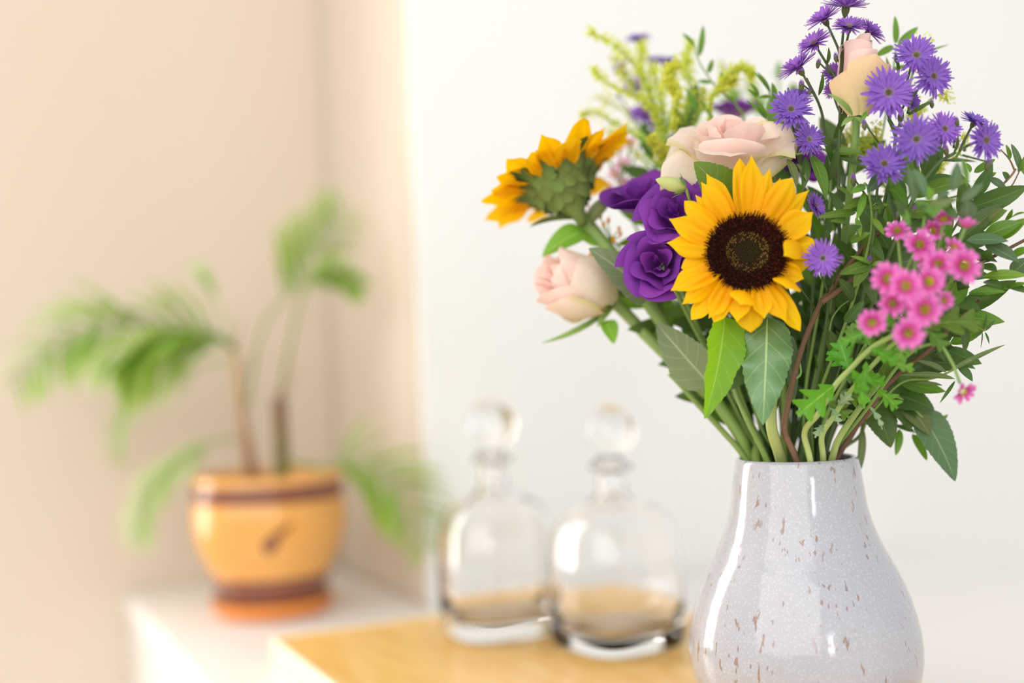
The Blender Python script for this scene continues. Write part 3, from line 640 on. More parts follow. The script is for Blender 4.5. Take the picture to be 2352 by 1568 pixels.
# left rose
DL = 1.0
r2 = thing('rose', 'pale pink rosebud leaning out to the lower left of the bouquet', 'rose', neck(-95, 0)[0])
ax2 = cvec(-.86, .32, .30)
cup_flower(r2, px(1408, 692, DL), ax2, UP, psz(150, DL), [
    (2, .4, 1.2, 1.22, .03, .10, .06, .03, .01, 'rose_in'), (3, 1.2, 1.8, 1.24, .07, .24, .15, .05, .015, 'rose_in'), (3, .5, 1.9, 1.20, .10, .42, .26, .06, .015, 'rose_mid'),
    (3, 1.5, 2.0, 1.16, .12, .60, .36, .08, .012, 'rose_mid'), (4, .2, 1.9, 1.02, .14, .74, .40, .06, .01, 'rose_out')], 9)
stem(r2, [(1735, 1000, .96), (1620, 900, .97), (1500, 785, .99), (1440, 722, 1.0), (1412, 694, 1.0)], .0042, .0055, M['stem'], ox=-92, od=.0)
for (x1, y1, wd, bd) in ((1242, 788, 26, -.35), (1330, 735, 18, .3), (1372, 752, 22, .4)):
    leaf(r2, 1412, 700, .99, x1, y1, .985, wd, 'stem', 'lance', (0, .9, .6), bd, name='sepal')
leaf(r2, 1392, 735, .99, 1410, 790, .985, 42, 'leaf_light', 'heart', (.3, 0, 1), .3)

# upper rose
DU = .90
r3 = thing('rose', 'tan and pink rosebud standing high among the purple asters', 'rose', neck(25, -.01)[0])
ax3 = cvec(.02, .97, .12)
cup_flower(r3, px(1968, 262, DU), cvec(-.02, 1, .16), RT, psz(150, DU), [
    (2, 4.0, 1.8, 1.10, .06, .15, .06, .03, .004, 'rose_in'), (2, 5.2, 2.6, 1.14, .12, .22, .12, .04, .006, 'rose_in'), (2, 3.9, 3.0, 1.10, .18, .30, .17, .04, .006, 'rose_in'), (2, 5.0, 2.9, 1.02, .22, .36, .22, .05, .008, 'rose_mid')], 11, .08)
for (x0, y0, x1, y1, wd, nn, bd, d1, mm) in ((1962, 266, 1948, 158, 92, (-.35, .0, 1), .12, .882, 'rose_tan'), (1984, 266, 2012, 124, 112, (.22, 0, 1), .12, .878, 'rose_tan'), (1988, 262, 2047, 150, 66, (.9, .1, .6), -.2, .90, 'rose_tan')):
    a = px(x0, y0, DU - .016); b_ = px(x1, y1, d1); L = (b_ - a).length
    part('petal', blade('round', psz(wd, DU) / L, 12, 8, bend=bd, cup=-.45, ruffle=.02, rf=1.1, seed=3, tipcurl=.3), M[mm], r3, frame(a, b_ - a, cvec(*nn), L))
stem(r3, [(1870, 900, .95), (1930, 600, .94), (1962, 350, .91), (1968, 268, .902)], .003, .0028, M['stem'], ox=25, od=-.012)
for (x1, y1, wd) in ((1900, 215, 18), (1932, 290, 14), (2000, 300, 12)): leaf(r3, 1960, 268, .885, x1, y1, .88, wd, 'stem', 'lance', (0, .6, 1), .4, name='sepal')
leaf(r3, 1990, 256, .88, 1974, 288, .875, 10, 'leaf_light', 'lance', (0, .3, 1), .4, name='sepal')

# lisianthus
def lis(label, x, y, D, axis, r, mouth, sd, foot, nk, seg=1):
    t = thing('lisianthus', label, 'lisianthus', neck(*nk)[0], 'purple lisianthus in the bouquet'); s_ = psz(r, D); ax = cvec(*axis)
    pos = px(x, y, D) - ax * s_ * .55
    cup_flower(t, pos, ax, UP, s_, [
        (2, .4, 1.7, .92, .03, .12, .14, .06, .05, 'lis'), (3, 1.2, 1.9, 1.0, .06, .34, .34, .10, .06, 'lis'), (3, .3, 2.0, 1.0, .10, .56, .62, .16, .07, 'lis'),
        (4, 1.7, 1.8, .92, .12, .74, .86 * mouth, .20, .07, 'lis'), (3, .7, 1.9, .80, .12, .80, 1.0 * mouth, .16, .05, 'lis_out' if sd % 2 else 'lis')], sd, .20, (.45, .95))
    stem(t, foot + [(x - ax.dot(RT) * r * .6, y + ax.dot(UP) * r * .6, D + ax.dot(BK) * s_ * .62)], .0022, .0018, M['stem'], ox=nk[0], od=nk[1])
    sepals(t, pos, ax, 5, s_ * .6, 'stem', .6)
    return t
lis('deep purple lisianthus tucked beside the green bracts of the left sunflower', 1478, 450, .96, (-.30, .80, .35), 84, 1.05, 1, [(1700, 960, .96), (1580, 700, .97)], (-70, -.01))
lis('purple lisianthus squeezed between the pink rose and the front sunflower petals', 1552, 492, .915, (-.35, .45, .8), 78, 1.0, 2, [(1720, 960, .95), (1630, 700, .96)], (-60, -.01))
lis('ruffled purple lisianthus at the lower left edge of the front sunflower', 1512, 606, .915, (-.28, .10, .95), 76, .95, 4, [(1730, 980, .95), (1610, 780, .96)], (-75, .005))
lis('dark purple lisianthus in shade behind the right side of the pink rose', 1835, 372, .985, (.2, .5, .8), 50, 1.0, 6, [(1850, 900, .98), (1840, 600, .99)], (10, -.03))
lis('blurred purple lisianthus behind the top of the pink rose', 1690, 250, 1.12, (0, .9, .2), 46, 1.1, 3, [(1800, 900, 1.0), (1740, 600, 1.08)], (-10, -.035))
def lbud(label, x0, y0, x1, y1, D, wpx, foot, nk, m='lis_bud'):
    t = thing('lisianthus_bud', label, 'flower bud', neck(*nk)[0], 'pale lisianthus buds'); a = px(x0, y0, D); b_ = px(x1, y1, D); L = (b_ - a).length; ax = (b_ - a).normalized(); r = psz(wpx, D) / 2
    pr_ = [(r * .25, 0), (r * .6, L * .08), (r * .95, L * .28), (r, L * .5), (r * .75, L * .75), (r * .35, L * .92), (.0003, L)]
    part('bud', lathe('bud', pr_, 20), M[m], t, zframe(a, ax, RT)); sepals(t, a, ax, 5, L * .45, 'leaf_light', .35, .15)
    stem(t, foot + [(x0, y0, D)], .0015, .0012, M['stem'], ox=nk[0], od=nk[1])
lbud('cream lisianthus bud lying on the purple petals left of the pink rose', 1575, 432, 1506, 412, .90, 34, [(1740, 960, .95), (1640, 640, .95)], (-40, -.005))
lbud('blurred pale green bud behind the ruscus sprig', 1690, 240, 1652, 135, 1.16, 30, [(1800, 900, 1.0), (1740, 560, 1.1)], (-15, -.035))
lbud('blurred pale green bud behind the arching goldenrod tip', 1745, 260, 1712, 138, 1.16, 28, [(1810, 900, 1.0), (1770, 560, 1.1)], (-5, -.035))
lbud('small blurred green bud on a thin stalk left of the tall aster spray', 1788, 178, 1789, 140, 1.12, 15, [(1820, 900, 1.0), (1795, 500, 1.1)], (0, -.03), 'leaf_light')
lbud('blurred yellow-green bud just behind the aster beside the pink rose', 1828, 235, 1820, 190, 1.08, 30, [(1825, 900, 1.0), (1830, 500, 1.06)], (5, -.03), 'leaf_light')

# ---- asters
def rays_mesh(seed, n=46, up=.28, lay=3):
    rnd = random.Random(seed); V = []; F = []; uv = []
    for i in range(n):
        l = i % lay; a = 2 * PI * i / n * 1.0 + rnd.uniform(-.08, .08); L = rnd.uniform(.86, 1.04) * (1 - .16 * l); e = up * (.35 + .55 * l) + rnd.uniform(-.16, .16); wd = rnd.uniform(.055, .085)
        r0 = .13 - .02 * l; b = len(V); cr = rnd.uniform(-.25, .1)
        for q in range(5):
            t = q / 4; rr = r0 + (L - r0) * t * math.cos(e); z = .02 * l + (L - r0) * (math.sin(e) * t + cr * .25 * t * t); ww = wd * (.45 + .55 * math.sin(PI * min(1, t * .85 + .1))) * (1 if q < 4 else .6)
            for sgn, dz in ((-1, .012), (0, -.01), (1, .012)):
                V.append((rr * math.cos(a) - sgn * ww * math.sin(a), rr * math.sin(a) + sgn * ww * math.cos(a), z + dz)); uv.append((t, sgn * .5 + .5))
        for q in range(4):
            for s_ in (0, 1): F.append((b + q * 3 + s_, b + q * 3 + s_ + 1, b + q * 3 + s_ + 4, b + q * 3 + s_ + 3))
    return mesh('ray_florets', V, F, uv)
RAYS = [rays_mesh(1, 87, .22), rays_mesh(2, 87, .36), rays_mesh(3, 81, .50)]
def fuzz(seed, R, n, h):
    rnd = random.Random(seed); V = []; F = []
    for i in range(n):
        f = math.sqrt((i + .5) / n); a = i * 2.39996; x, y = R * f * math.cos(a), R * f * math.sin(a); z = h * (1 - f * f) * .8; b = len(V); wd = R * .10; hh = h * rnd.uniform(.3, .9)
        for kk in range(4): an = kk * PI / 2; V.append((x + wd * math.cos(an), y + wd * math.sin(an), z - h * .2))
        V.append((x * 1.15, y * 1.15, z + hh))
        for kk in range(4): F.append((b + kk, b + (kk + 1) % 4, b + 4))
    return mesh('flower_eye', V, F, smooth=False)
EYE = fuzz(1, .22, 60, .14)
CAL = lathe('calyx', [(.035, -.42), (.10, -.34), (.155, -.20), (.17, -.06), (.15, .01), (.02, .03)], 14)
TUFT = fuzz(9, .15, 40, .30)
l_ = TUFT.uv_layers.new(name='UVMap')
for lp in TUFT.loops: l_.data[lp.index].uv = (.9, .5)
def aster_head(t, x, y, D, r, fac, var, base, m='aster', rs=.0011):
    ax = cvec(*fac); s_ = psz(r, D) * (1.12 if var < 2 else 1.28); p = px(x, y, D); Mh = zframe(p, ax, Matrix.Rotation(x * .7, 3, BK) @ UP, s_)
    h = part('flower_head', RAYS[var], M[m], t, Mh); part('flower_eye', EYE, M['aster_eye'], h, Mh); part('calyx', CAL, M['aster_calyx'], h, Mh)
    q = p - ax * s_ * .40; b_ = px(*base); md = (q + b_) / 2 - ax * s_ * .35
    add_tube('flower_stalk', t, [b_, md, q], rs, rs * .8, M['stem_dark'], sides=6)
def budball(t, x, y, D, r, base=None, m='aster_bud'):
    p = px(x, y, D); s_ = psz(r, D) * .85; Mb = zframe(p - UP * s_ * .3, UP + RT * .2 * math.sin(x), RT, s_ * 4.2); bo = part('bud', CAL, M['aster_calyx'], t, Mb); part('petal_tuft', TUFT, M['aster_red'], bo, Mb)
    if base: add_tube('bud_stalk', t, [px(*base), p], .0008, .0006, M['stem_dark'], sides=6)
def aster_spray(label, main, heads, buds, nk, leaves=(), m='aster'):
    t = thing('aster_spray', label, 'aster', neck(*nk)[0], 'purple aster sprays'); stem(t, main, .0018, .0012, M['stem_dark'], ox=nk[0], od=nk[1])
    for h in heads: aster_head(t, *h, m=m)
    for b_ in buds: budball(t, *b_)
    for (x0, y0, x1, y1, D) in leaves: leaf(t, x0, y0, D, x1, y1, D - .01, 11, 'leaf_dark', 'lance', (.2, .3, 1), .3)
    return t
aster_spray('tall purple aster spray at the very top, seen mostly side on', [(1890, 900, .95), (1925, 600, .93), (1926, 420, .915), (1930, 250, .905), (1935, 120, .90)],
    [(1943, 16, .90, 44, (.05, .95, .25), 2, (1934, 110, .90)), (1893, 44, .90, 38, (-.55, .75, .3), 2, (1930, 130, .90)), (1950, 62, .885, 38, (-.1, .75, .6), 1, (1935, 120, .90)), (1996, 74, .895, 36, (.55, .65, .5), 2, (1938, 115, .90)),
     (1870, 100, .90, 40, (-.6, .65, .45), 1, (1925, 190, .905)), (1834, 156, .90, 42, (-.6, .75, .25), 2, (1885, 250, .915)), (1916, 170, .91, 30, (-.3, .5, .8), 1, (1930, 240, .905)), (1912, 208, .915, 22, (-.3, .3, .9), 1, (1930, 260, .905))],
    [(1880, 142, .90, 9, (1908, 170, .905)), (1920, 128, .90, 9, (1930, 150, .905)), (1841, 192, .905, 11, (1870, 215, .91)), (1860, 206, .905, 7, (1872, 220, .91))], (30, -.005), [(1898, 150, 1903, 108, .905), (1880, 220, 1890, 165, .91)], 'aster_red')
for L_ in ([(1900, 330, .92), (1885, 250, .915), (1852, 180, .905)], ): add_tube('branch', bpy.data.objects['aster_spray'], P3([(1924, 420, .915)] + L_), .0012, .001, M['stem_dark'], sides=6)
aster_spray('purple aster pair right of the pink rose', [(1850, 900, .95), (1870, 600, .94), (1845, 420, .93), (1830, 330, .92)],
    [(1817, 252, .905, 50, (-.2, .35, .9), 1, (1832, 320, .915)), (1838, 222, .925, 26, (.1, .8, .5), 2, (1832, 300, .92)), (1858, 320, .90, 37, (.2, .1, .95), 1, (1842, 390, .92)), (1838, 300, .94, 26, (.3, .0, .9), 0, (1840, 380, .93))], [], (15, 0))
aster_spray('purple aster group overlapping the upper rosebud on its right', [(1930, 880, .94), (2000, 600, .91), (2045, 400, .89), (2060, 290, .885)],
    [(2104, 128, .885, 50, (.0, .30, .95), 0, (2075, 240, .89)), (2143, 175, .875, 47, (.25, -.05, .95), 0, (2085, 260, .885)), (2040, 213, .868, 58, (-.05, .02, 1), 0, (2058, 300, .885)), (2092, 230, .895, 30, (.6, .2, .7), 1, (2070, 290, .89))],
    [(1985, 282, .87, 10, (2020, 330, .885)), (2070, 262, .88, 11, (2062, 300, .885)), (2058, 130, .895, 8, (2068, 200, .89)), (2140, 235, .88, 8, (2090, 260, .885))], (50, .01), [(2085, 265, 2145, 230, .885), (2062, 180, 2055, 120, .895), (2055, 320, 2035, 270, .885)])
aster_spray('purple aster group reaching out on the far right edge', [(1945, 880, .94), (2030, 620, .90), (2100, 455, .875), (2150, 380, .87), (2195, 350, .87)],
    [(2104, 320, .85, 54, (-.05, .0, 1), 0, (2120, 425, .872)), (2169, 296, .87, 42, (.2, .15, .95), 0, (2160, 372, .87)), (2238, 280, .88, 36, (.3, .75, .5), 1, (2205, 345, .87)), (2263, 322, .865, 46, (.35, -.05, .9), 0, (2215, 345, .87))],
    [(2172, 340, .865, 11, (2180, 362, .87)), (2197, 275, .87, 9, (2190, 340, .87)), (2270, 372, .865, 12, (2210, 356, .87))], (60, .01), [(2160, 370, 2245, 372, .87), (2190, 352, 2200, 310, .87)])
aster_spray('single purple aster half hidden by a leaf, above the pink daisies', [(1940, 880, .93), (1990, 640, .90), (2015, 470, .88)],
    [(2030, 378, .86, 52, (.0, .42, .9), 1, (2016, 470, .88))], [(1960, 408, .88, 11, (1990, 450, .885)), (2100, 478, .86, 8, None), (2062, 490, .86, 7, None)], (55, .015))
aster_spray('two small purple asters against the right petals of the sunflower', [(1860, 960, .93), (1890, 800, .925), (1905, 680, .92)],
    [(1889, 593, .858, 42, (.05, .02, 1), 0, (1902, 670, .90)), (1872, 473, .90, 33, (.65, .25, .7), 1, (1900, 600, .92))], [(1934, 592, .865, 9, (1915, 650, .90)), (1998, 596, .885, 10, (1930, 680, .91)), (1834, 655, .885, 10, (1880, 720, .92))], (20, .015))
aster_spray('blurred purple aster spray behind the goldenrod', [(1740, 900, .98), (1620, 600, 1.03), (1530, 400, 1.08), (1495, 300, 1.09)],
    [(1466, 94, 1.10, 28, (-.1, .9, .3), 2, (1480, 200, 1.10)), (1428, 154, 1.10, 24, (-.6, .6, .3), 1, (1480, 240, 1.10)), (1532, 148, 1.12, 32, (.1, .9, .2), 2, (1505, 260, 1.10)), (1500, 142, 1.13, 20, (-.1, .9, .3), 2, (1495, 260, 1.10)), (1460, 200, 1.10, 30, (-.3, .5, .7), 1, (1490, 290, 1.10)), (1482, 262, 1.08, 36, (-.1, .6, .6), 1, (1500, 330, 1.09)), (1510, 288, 1.09, 24, (.3, .3, .8), 1, (1505, 340, 1.09)), (1500, 755, 1.0, 18, (-.5, .1, .8), 1, (1600, 800, 1.0))], [(1420, 218, 1.09, 6, (1470, 290, 1.09))], (-40, -.03))

# ---- pink chrysanthemums
CE = fuzz(5, .30, 60, .16)
for v_ in CE.vertices: v_.co.z += .07
def chrys_head(t, x, y, D, r, fac, base, n=12, var=0, m='chrys'):
    ax = cvec(*fac); s_ = psz(r, D); p = px(x, y, D); rnd = random.Random(int(x * 7 + y)); xh = Matrix.Rotation(rnd.uniform(0, 6), 3, BK) @ UP; Mh = zframe(p, ax, xh, s_)
    h = part('flower_head', CE, M['chrys_eye'], t, Mh, label='yellow button centre')
    for i in range(n):
        a = 2 * PI * i / n + rnd.uniform(-.15, .15); e = rnd.uniform(.02, .35) + var * .7
        dl = Mh.to_3x3() @ Vector((math.cos(a) * math.cos(e), math.sin(a) * math.cos(e), math.sin(e))); st = Mh @ Vector((.22 * math.cos(a), .22 * math.sin(a), .0 + .03 * (i % 2)))
        part('petal', blade('strap', .44, 6, 4, bend=.2, cup=.22), M[m], h, frame(st, dl, ax, s_ * rnd.uniform(.72, .84)))
    if base:
        b_ = px(*base); add_tube('flower_stalk', t, [b_, (b_ + p) / 2 - ax * s_ * .4, p - ax * s_ * .05], .0012, .0011, M['stem'], sides=6)
ch = thing('chrysanthemum_spray', 'dense cluster of bright pink daisy-like chrysanthemums low on the right', 'chrysanthemum', neck(10, .03)[0])
stem(ch, [(1848, 992, .90), (1880, 949, .885), (1918, 885, .87), (1955, 845, .86), (2001, 799, .85), (2054, 767, .835), (2090, 725, .83), (2120, 640, .83)], .0026, .0016, M['stem_pale'], ox=2, od=.042)
stem(ch, [(1888, 1000, .90), (1912, 960, .89), (1960, 890, .88), (2040, 800, .85), (2085, 765, .835)], .0026, .0014, M['stem_pale'], ox=35, od=.036)
for (x, y, r, fac, D, n, v) in [(2061, 531, 30, (-.3, .5, .8), .84, 11, 0), (2111, 562, 40, (.0, .25, 1), .825, 12, 0), (2168, 506, 32, (-.2, .7, .6), .83, 11, .3), (2217, 522, 34, (.1, .9, .35), .82, 9, .8), (2142, 531, 30, (.1, .4, .9), .835, 11, 0),
        (2213, 610, 46, (.1, .12, 1), .80, 12, 0), (2038, 641, 42, (-.1, .2, 1), .80, 12, 0), (2078, 657, 42, (.0, .1, 1), .79, 12, 0), (2132, 647, 40, (.15, .15, 1), .795, 12, 0), (2154, 607, 36, (-.25, .2, 1), .81, 12, 0), (2130, 600, 30, (-.3, .6, .7), .82, 10, .1),
        (2123, 710, 44, (.05, -.05, 1), .785, 12, 0), (2167, 690, 26, (.3, .0, 1), .80, 10, .5), (2050, 697, 34, (-.3, -.1, 1), .80, 11, .1), (2090, 692, 32, (.1, -.3, .9), .80, 10, 0), (2003, 740, 35, (-.3, -.15, 1), .805, 12, .1), (2085, 764, 41, (.0, -.1, 1), .785, 13, 0), (2190, 570, 30, (.2, .5, .8), .82, 10, .2)]:
    chrys_head(ch, x, y, D, r, fac, (x * .55 + 2090 * .45, y * .5 + 700 * .5 + 40, .84), n, v)
LB = dict(nu=36, nv=6, sweep=.8, ruffle=.05)
for (x0, y0, D0, x1, y1, D1, wd, m_, nn, bd) in [(1915, 885, .865, 1832, 952, .855, 84, 'leaf_lobed', (.2, .4, 1), .2), (1950, 847, .865, 1928, 780, .87, 58, 'leaf_lobed', (-.4, 0, 1), .25), (1958, 847, .855, 1984, 938, .85, 44, 'leaf_lobed', (.5, .1, 1), .3),
        (1907, 935, .88, 1925, 975, .87, 26, 'leaf_silver', (.3, .5, 1), .5), (1998, 933, .87, 2026, 986, .865, 18, 'leaf_silver', (.4, .3, 1), .4), (2015, 895, .865, 2060, 938, .86, 48, 'leaf_lobed', (.2, .4, 1), .4), (1985, 765, .845, 1932, 790, .85, 36, 'leaf_lobed', (0, .5, 1), .3),
        (2000, 800, .845, 2060, 838, .84, 40, 'leaf_lobed', (.2, .5, 1), .3), (2000, 795, .85, 1965, 735, .86, 36, 'leaf_lobed', (-.2, .2, 1), .3), (2060, 765, .84, 2030, 720, .84, 26, 'leaf_lobed', (-.2, .2, 1), .3), (1960, 890, .88, 2000, 850, .87, 40, 'leaf_lobed', (.2, .4, 1), .3),
        (2121, 748, .85, 2252, 742, .845, 74, 'leaf', (.1, .6, 1), .35), (2121, 748, .85, 2170, 804, .845, 56, 'leaf', (.3, .4, 1), .3), (1890, 975, .885, 1872, 1005, .875, 26, 'leaf_silver', (-.4, .2, 1), .4), (1925, 930, .88, 1955, 905, .87, 36, 'leaf_silver', (.1, .3, 1), .3),
        (1975, 870, .87, 2035, 880, .865, 40, 'leaf_lobed', (.1, .6, 1), .3), (2040, 830, .85, 2100, 850, .85, 34, 'leaf_light', (.1, .5, 1), .3), (1990, 830, .85, 1975, 900, .85, 36, 'leaf_lobed', (.4, .2, 1), .3),
        (1955, 845, .88, 1900, 810, .88, 50, 'leaf_lobed', (-.2, .3, 1), .3), (1975, 820, .87, 2040, 790, .865, 52, 'leaf', (.1, .4, 1), .3), (1940, 860, .885, 2000, 890, .88, 60, 'leaf', (.1, .3, 1), .3), (2010, 800, .86, 2080, 820, .86, 54, 'leaf_light', (.1, .4, 1), .3), (1930, 900, .89, 1990, 920, .885, 56, 'leaf', (.1, .3, 1), .25), (2050, 780, .85, 2110, 800, .85, 44, 'leaf', (.1, .4, 1), .3), (1985, 790, .86, 1945, 750, .87, 44, 'leaf', (-.2, .2, 1), .3), (1900, 920, .895, 1950, 960, .89, 46, 'leaf', (.2, .3, 1), .3), (1960, 900, .89, 2020, 860, .88, 50, 'leaf_light', (.2, .3, 1), .3), (2080, 770, .85, 2060, 830, .85, 40, 'leaf_light', (.3, .2, 1), .3), (2150, 740, .86, 2190, 690, .86, 50, 'leaf_dark', (.2, .3, 1), .3)]:
    leaf(ch, x0, y0, D0, x1, y1, D1, wd, m_, 'lobed', nn, bd, 0, .15, **LB)
ch2 = thing('chrysanthemum', 'single pink chrysanthemum nodding alone below the daisy cluster at right', 'chrysanthemum', neck(70, .01)[0])
stem(ch2, [(1990, 940, .90), (2080, 820, .87), (2150, 790, .85), (2185, 830, .84), (2205, 880, .835)], .0014, .0011, M['stem'], ox=72, od=.012)
chrys_head(ch2, 2211, 898, .83, 32, (.25, -.45, .75), None, 10, .3)
wx = thing('waxflower_spray', 'blurred pale pink flower spray behind the left sunflower', 'flower spray', neck(-80, -.02)[0])
stem(wx, [(1680, 920, .99), (1530, 650, 1.03), (1440, 480, 1.06), (1420, 400, 1.08)], .0018, .001, M['stem'], ox=-85, od=-.02)
for (x, y, r) in ((1392, 352, 20), (1422, 344, 22), (1448, 330, 20), (1476, 318, 16), (1432, 378, 24), (1412, 402, 22), (1396, 432, 20), (1436, 424, 20), (1362, 482, 16), (1332, 498, 14), (1384, 468, 16), (1455, 395, 16)):
    chrys_head(wx, x, y, 1.07, r, (-.3, .5, .8), (1425 + (x - 1425) * .3, 430 + (y - 430) * .3, 1.08), 6, .4, 'wax')

# ---- goldenrod
def floret_mesh(P, n, spread, size, seed):
    rnd = random.Random(seed); V = []; F = []; uv = []; N = len(P)
    for i in range(n):
        f = rnd.random(); q = P[min(N - 1, int(f * N))]; w_ = spread * (.35 + .65 * math.sin(PI * min(1, .15 + f * .85)))
        c = q + Vector((rnd.gauss(0, 1), rnd.gauss(0, 1), rnd.gauss(0, 1))) * w_ * .5; d = Vector((rnd.gauss(0, 1), rnd.gauss(0, 1), rnd.gauss(0, 1) + .6)).normalized(); x = d.orthogonal().normalized(); y = d.cross(x)
        for kk in range(5):
            an = kk * 2 * PI / 5; o_ = (x * math.cos(an) + y * math.sin(an)); sd = d.cross(o_); L = size * rnd.uniform(.7, 1.2); b = len(V)
            V += [c, c + o_ * L * .6 + d * L * .5 + sd * L * .25, c + o_ * L + d * L * .7, c + o_ * L * .6 + d * L * .5 - sd * L * .25]; uv += [(0, .5), (.5, 0), (1, .5), (.5, 1)]; F.append((b, b + 1, b + 2, b + 3))
    return mesh('florets', V, F, uv)
def goldenrod(label, main, plumes, nk, leaves=()):
    t = thing('goldenrod', label, 'goldenrod', neck(*nk)[0], 'goldenrod sprays'); stem(t, main, .0022, .0014, M['gold_stem'], ox=nk[0], od=nk[1])
    for i, (L, n, spread, size) in enumerate(plumes):
        P = P3(L); br = add_tube('plume', t, P[::-1], .0011, .0005, M['gold_stem'], sides=6); Q = smoothpts(P, 12)
        o = part('florets', floret_mesh(Q, int(n * 1.7), spread * .78, size * .85, 20 + i), M['gold'], br); o['kind'] = 'stuff'
    for l in leaves: leaf(t, *l)
    return t
GB = (1520, 440, 1.04)
def gl(x0, y0, x1, y1, D=1.03, m_='gold_stem', wd=9): return (x0, y0, D, x1, y1, D, wd, m_, 'lance', (0, .4, 1), .3)
goldenrod('feathery yellow-green goldenrod spray fanning out at the upper left', [(1700, 930, .98), (1610, 680, 1.02), (1540, 500, 1.04), (1530, 380, 1.04), (1525, 280, 1.03)], [
    ([(1355, 73, 1.03), (1385, 88, 1.03), (1420, 112, 1.03), (1450, 140, 1.03), (1480, 190, 1.03), (1520, 290, 1.03)], 170, .0075, .0026),
    ([(1362, 158, 1.03), (1380, 180, 1.03), (1420, 205, 1.03), (1465, 225, 1.03), (1500, 260, 1.03), (1525, 330, 1.03)], 170, .0075, .0026),
    ([(1337, 270, 1.05), (1345, 258, 1.05), (1375, 262, 1.05), (1410, 284, 1.05), (1450, 300, 1.05), (1500, 340, 1.05), (1528, 390, 1.04)], 130, .0065, .0024),
    ([(1476, 100, 1.04), (1472, 130, 1.04), (1478, 170, 1.04), (1495, 220, 1.04), (1525, 300, 1.03)], 140, .0095, .0027),
    ([(1410, 130, 1.04), (1425, 165, 1.04), (1450, 190, 1.04), (1490, 250, 1.04)], 70, .008, .0026),
    ([(1586, 98, 1.02), (1579, 130, 1.02), (1577, 165, 1.02), (1585, 205, 1.02), (1560, 300, 1.03), (1532, 380, 1.04)], 180, .0085, .0027),
    ([(1556, 148, .99), (1540, 160, .99), (1532, 185, .99), (1545, 205, .99), (1556, 230, .99), (1545, 300, 1.01)], 260, .0095, .0030),
    ([(1500, 150, 1.04), (1510, 190, 1.04), (1520, 230, 1.03), (1525, 290, 1.03)], 110, .008, .0027),
    ([(1395, 300, 1.08), (1420, 320, 1.08), (1460, 350, 1.07), (1500, 390, 1.06)], 60, .008, .0026),
    ([(1368, 225, 1.10), (1400, 235, 1.10), (1440, 260, 1.10), (1490, 320, 1.08)], 50, .009, .0026),
    ([(1498, 316, .985), (1508, 330, .985), (1520, 345, .985), (1530, 362, .985), (1540, 420, 1.0)], 130, .007, .0028),
    ([(1612, 205, 1.02), (1616, 225, 1.02), (1610, 260, 1.03), (1560, 350, 1.03)], 60, .006, .0026)],
    (-60, -.02), [gl(1505, 340, 1450, 290), gl(1520, 330, 1560, 260), gl(1530, 400, 1470, 350), gl(1535, 420, 1590, 330), gl(1528, 360, 1500, 280), gl(1545, 470, 1490, 410), gl(1530, 310, 1545, 240), gl(1540, 440, 1600, 380), gl(1526, 300, 1490, 240), gl(1560, 520, 1500, 480), gl(1535, 380, 1560, 310), gl(1480, 330, 1440, 300), gl(1550, 480, 1610, 420)])
goldenrod('slim arching goldenrod tip curving above the pink rose', [(1760, 930, .97), (1680, 600, 1.0), (1640, 350, 1.0)], [
    ([(1728, 176, .985), (1722, 164, .985), (1700, 155, .985), (1682, 168, .985), (1664, 190, .985), (1650, 205, .985), (1632, 228, .99), (1630, 290, 1.0)], 230, .0065, .0027), ([(1690, 185, .985), (1670, 190, .985), (1658, 200, .985)], 80, .006, .0027)], (-30, -.015))
goldenrod('small yellow goldenrod florets peeping between the right-hand asters', [(1880, 930, .97), (1990, 600, .96), (2060, 400, .95)], [
    ([(2165, 378, .94), (2150, 392, .94), (2120, 392, .945), (2070, 420, .95)], 70, .009, .0024), ([(2176, 232, .93), (2168, 215, .93), (2130, 235, .935), (2090, 300, .94), (2065, 390, .95)], 60, .008, .0022), ([(2140, 100, .93), (2120, 95, .93), (2105, 130, .935), (2080, 240, .94)], 40, .008, .0022),
    ([(1945, 300, .95), (1960, 330, .95), (1985, 360, .95), (2040, 440, .95)], 80, .012, .0028), ([(2100, 245, .93), (2095, 270, .935), (2080, 320, .94)], 60, .009, .0026), ([(2255, 455, .92), (2248, 440, .92), (2200, 450, .93), (2100, 480, .94)], 40, .008, .0022), ([(2215, 310, .91), (2215, 330, .91), (2190, 370, .92)], 35, .007, .0022), ([(2010, 290, .94), (2015, 330, .95), (2030, 400, .95)], 60, .010, .0026)], (40, -.02))

# ---- foliage
def sprig(name, label, cat, nk, group='leafy sprigs in the bouquet'): return thing(name, label, cat, neck(*nk)[0], group)
A = sprig('ruscus_sprig', 'slim leafy sprig rising between the goldenrod and the pink rose', 'foliage', (-25, -.02))
stem(A, [(1790, 930, .97), (1730, 500, 1.0), (1712, 290, 1.0), (1695, 247, 1.0), (1669, 220, 1.0), (1644, 199, 1.0), (1623, 170, 1.0), (1605, 140, 1.0), (1596, 106, 1.0)], .0013, .0006, M['stem'], ox=-25, od=-.02, sides=6)
for a in [(1605, 130, 1615, 58, 17), (1596, 106, 1566, 76, 12), (1626, 168, 1637, 136, 15), (1634, 190, 1602, 187, 12), (1652, 190, 1658, 165, 13), (1598, 256, 1575, 203, 16), (1640, 280, 1606, 227, 12), (1669, 222, 1690, 235, 10)]:
    leaf(A, a[0], a[1], 1.0, a[2], a[3], 1.0, a[4], 'leaf', 'oval' if a[4] > 12 else 'lance', (.3, .2, 1), .2)
B = sprig('ruscus_sprig', 'leafy sprig with drooping narrow leaves above the right of the pink rose', 'foliage', (0, -.02))
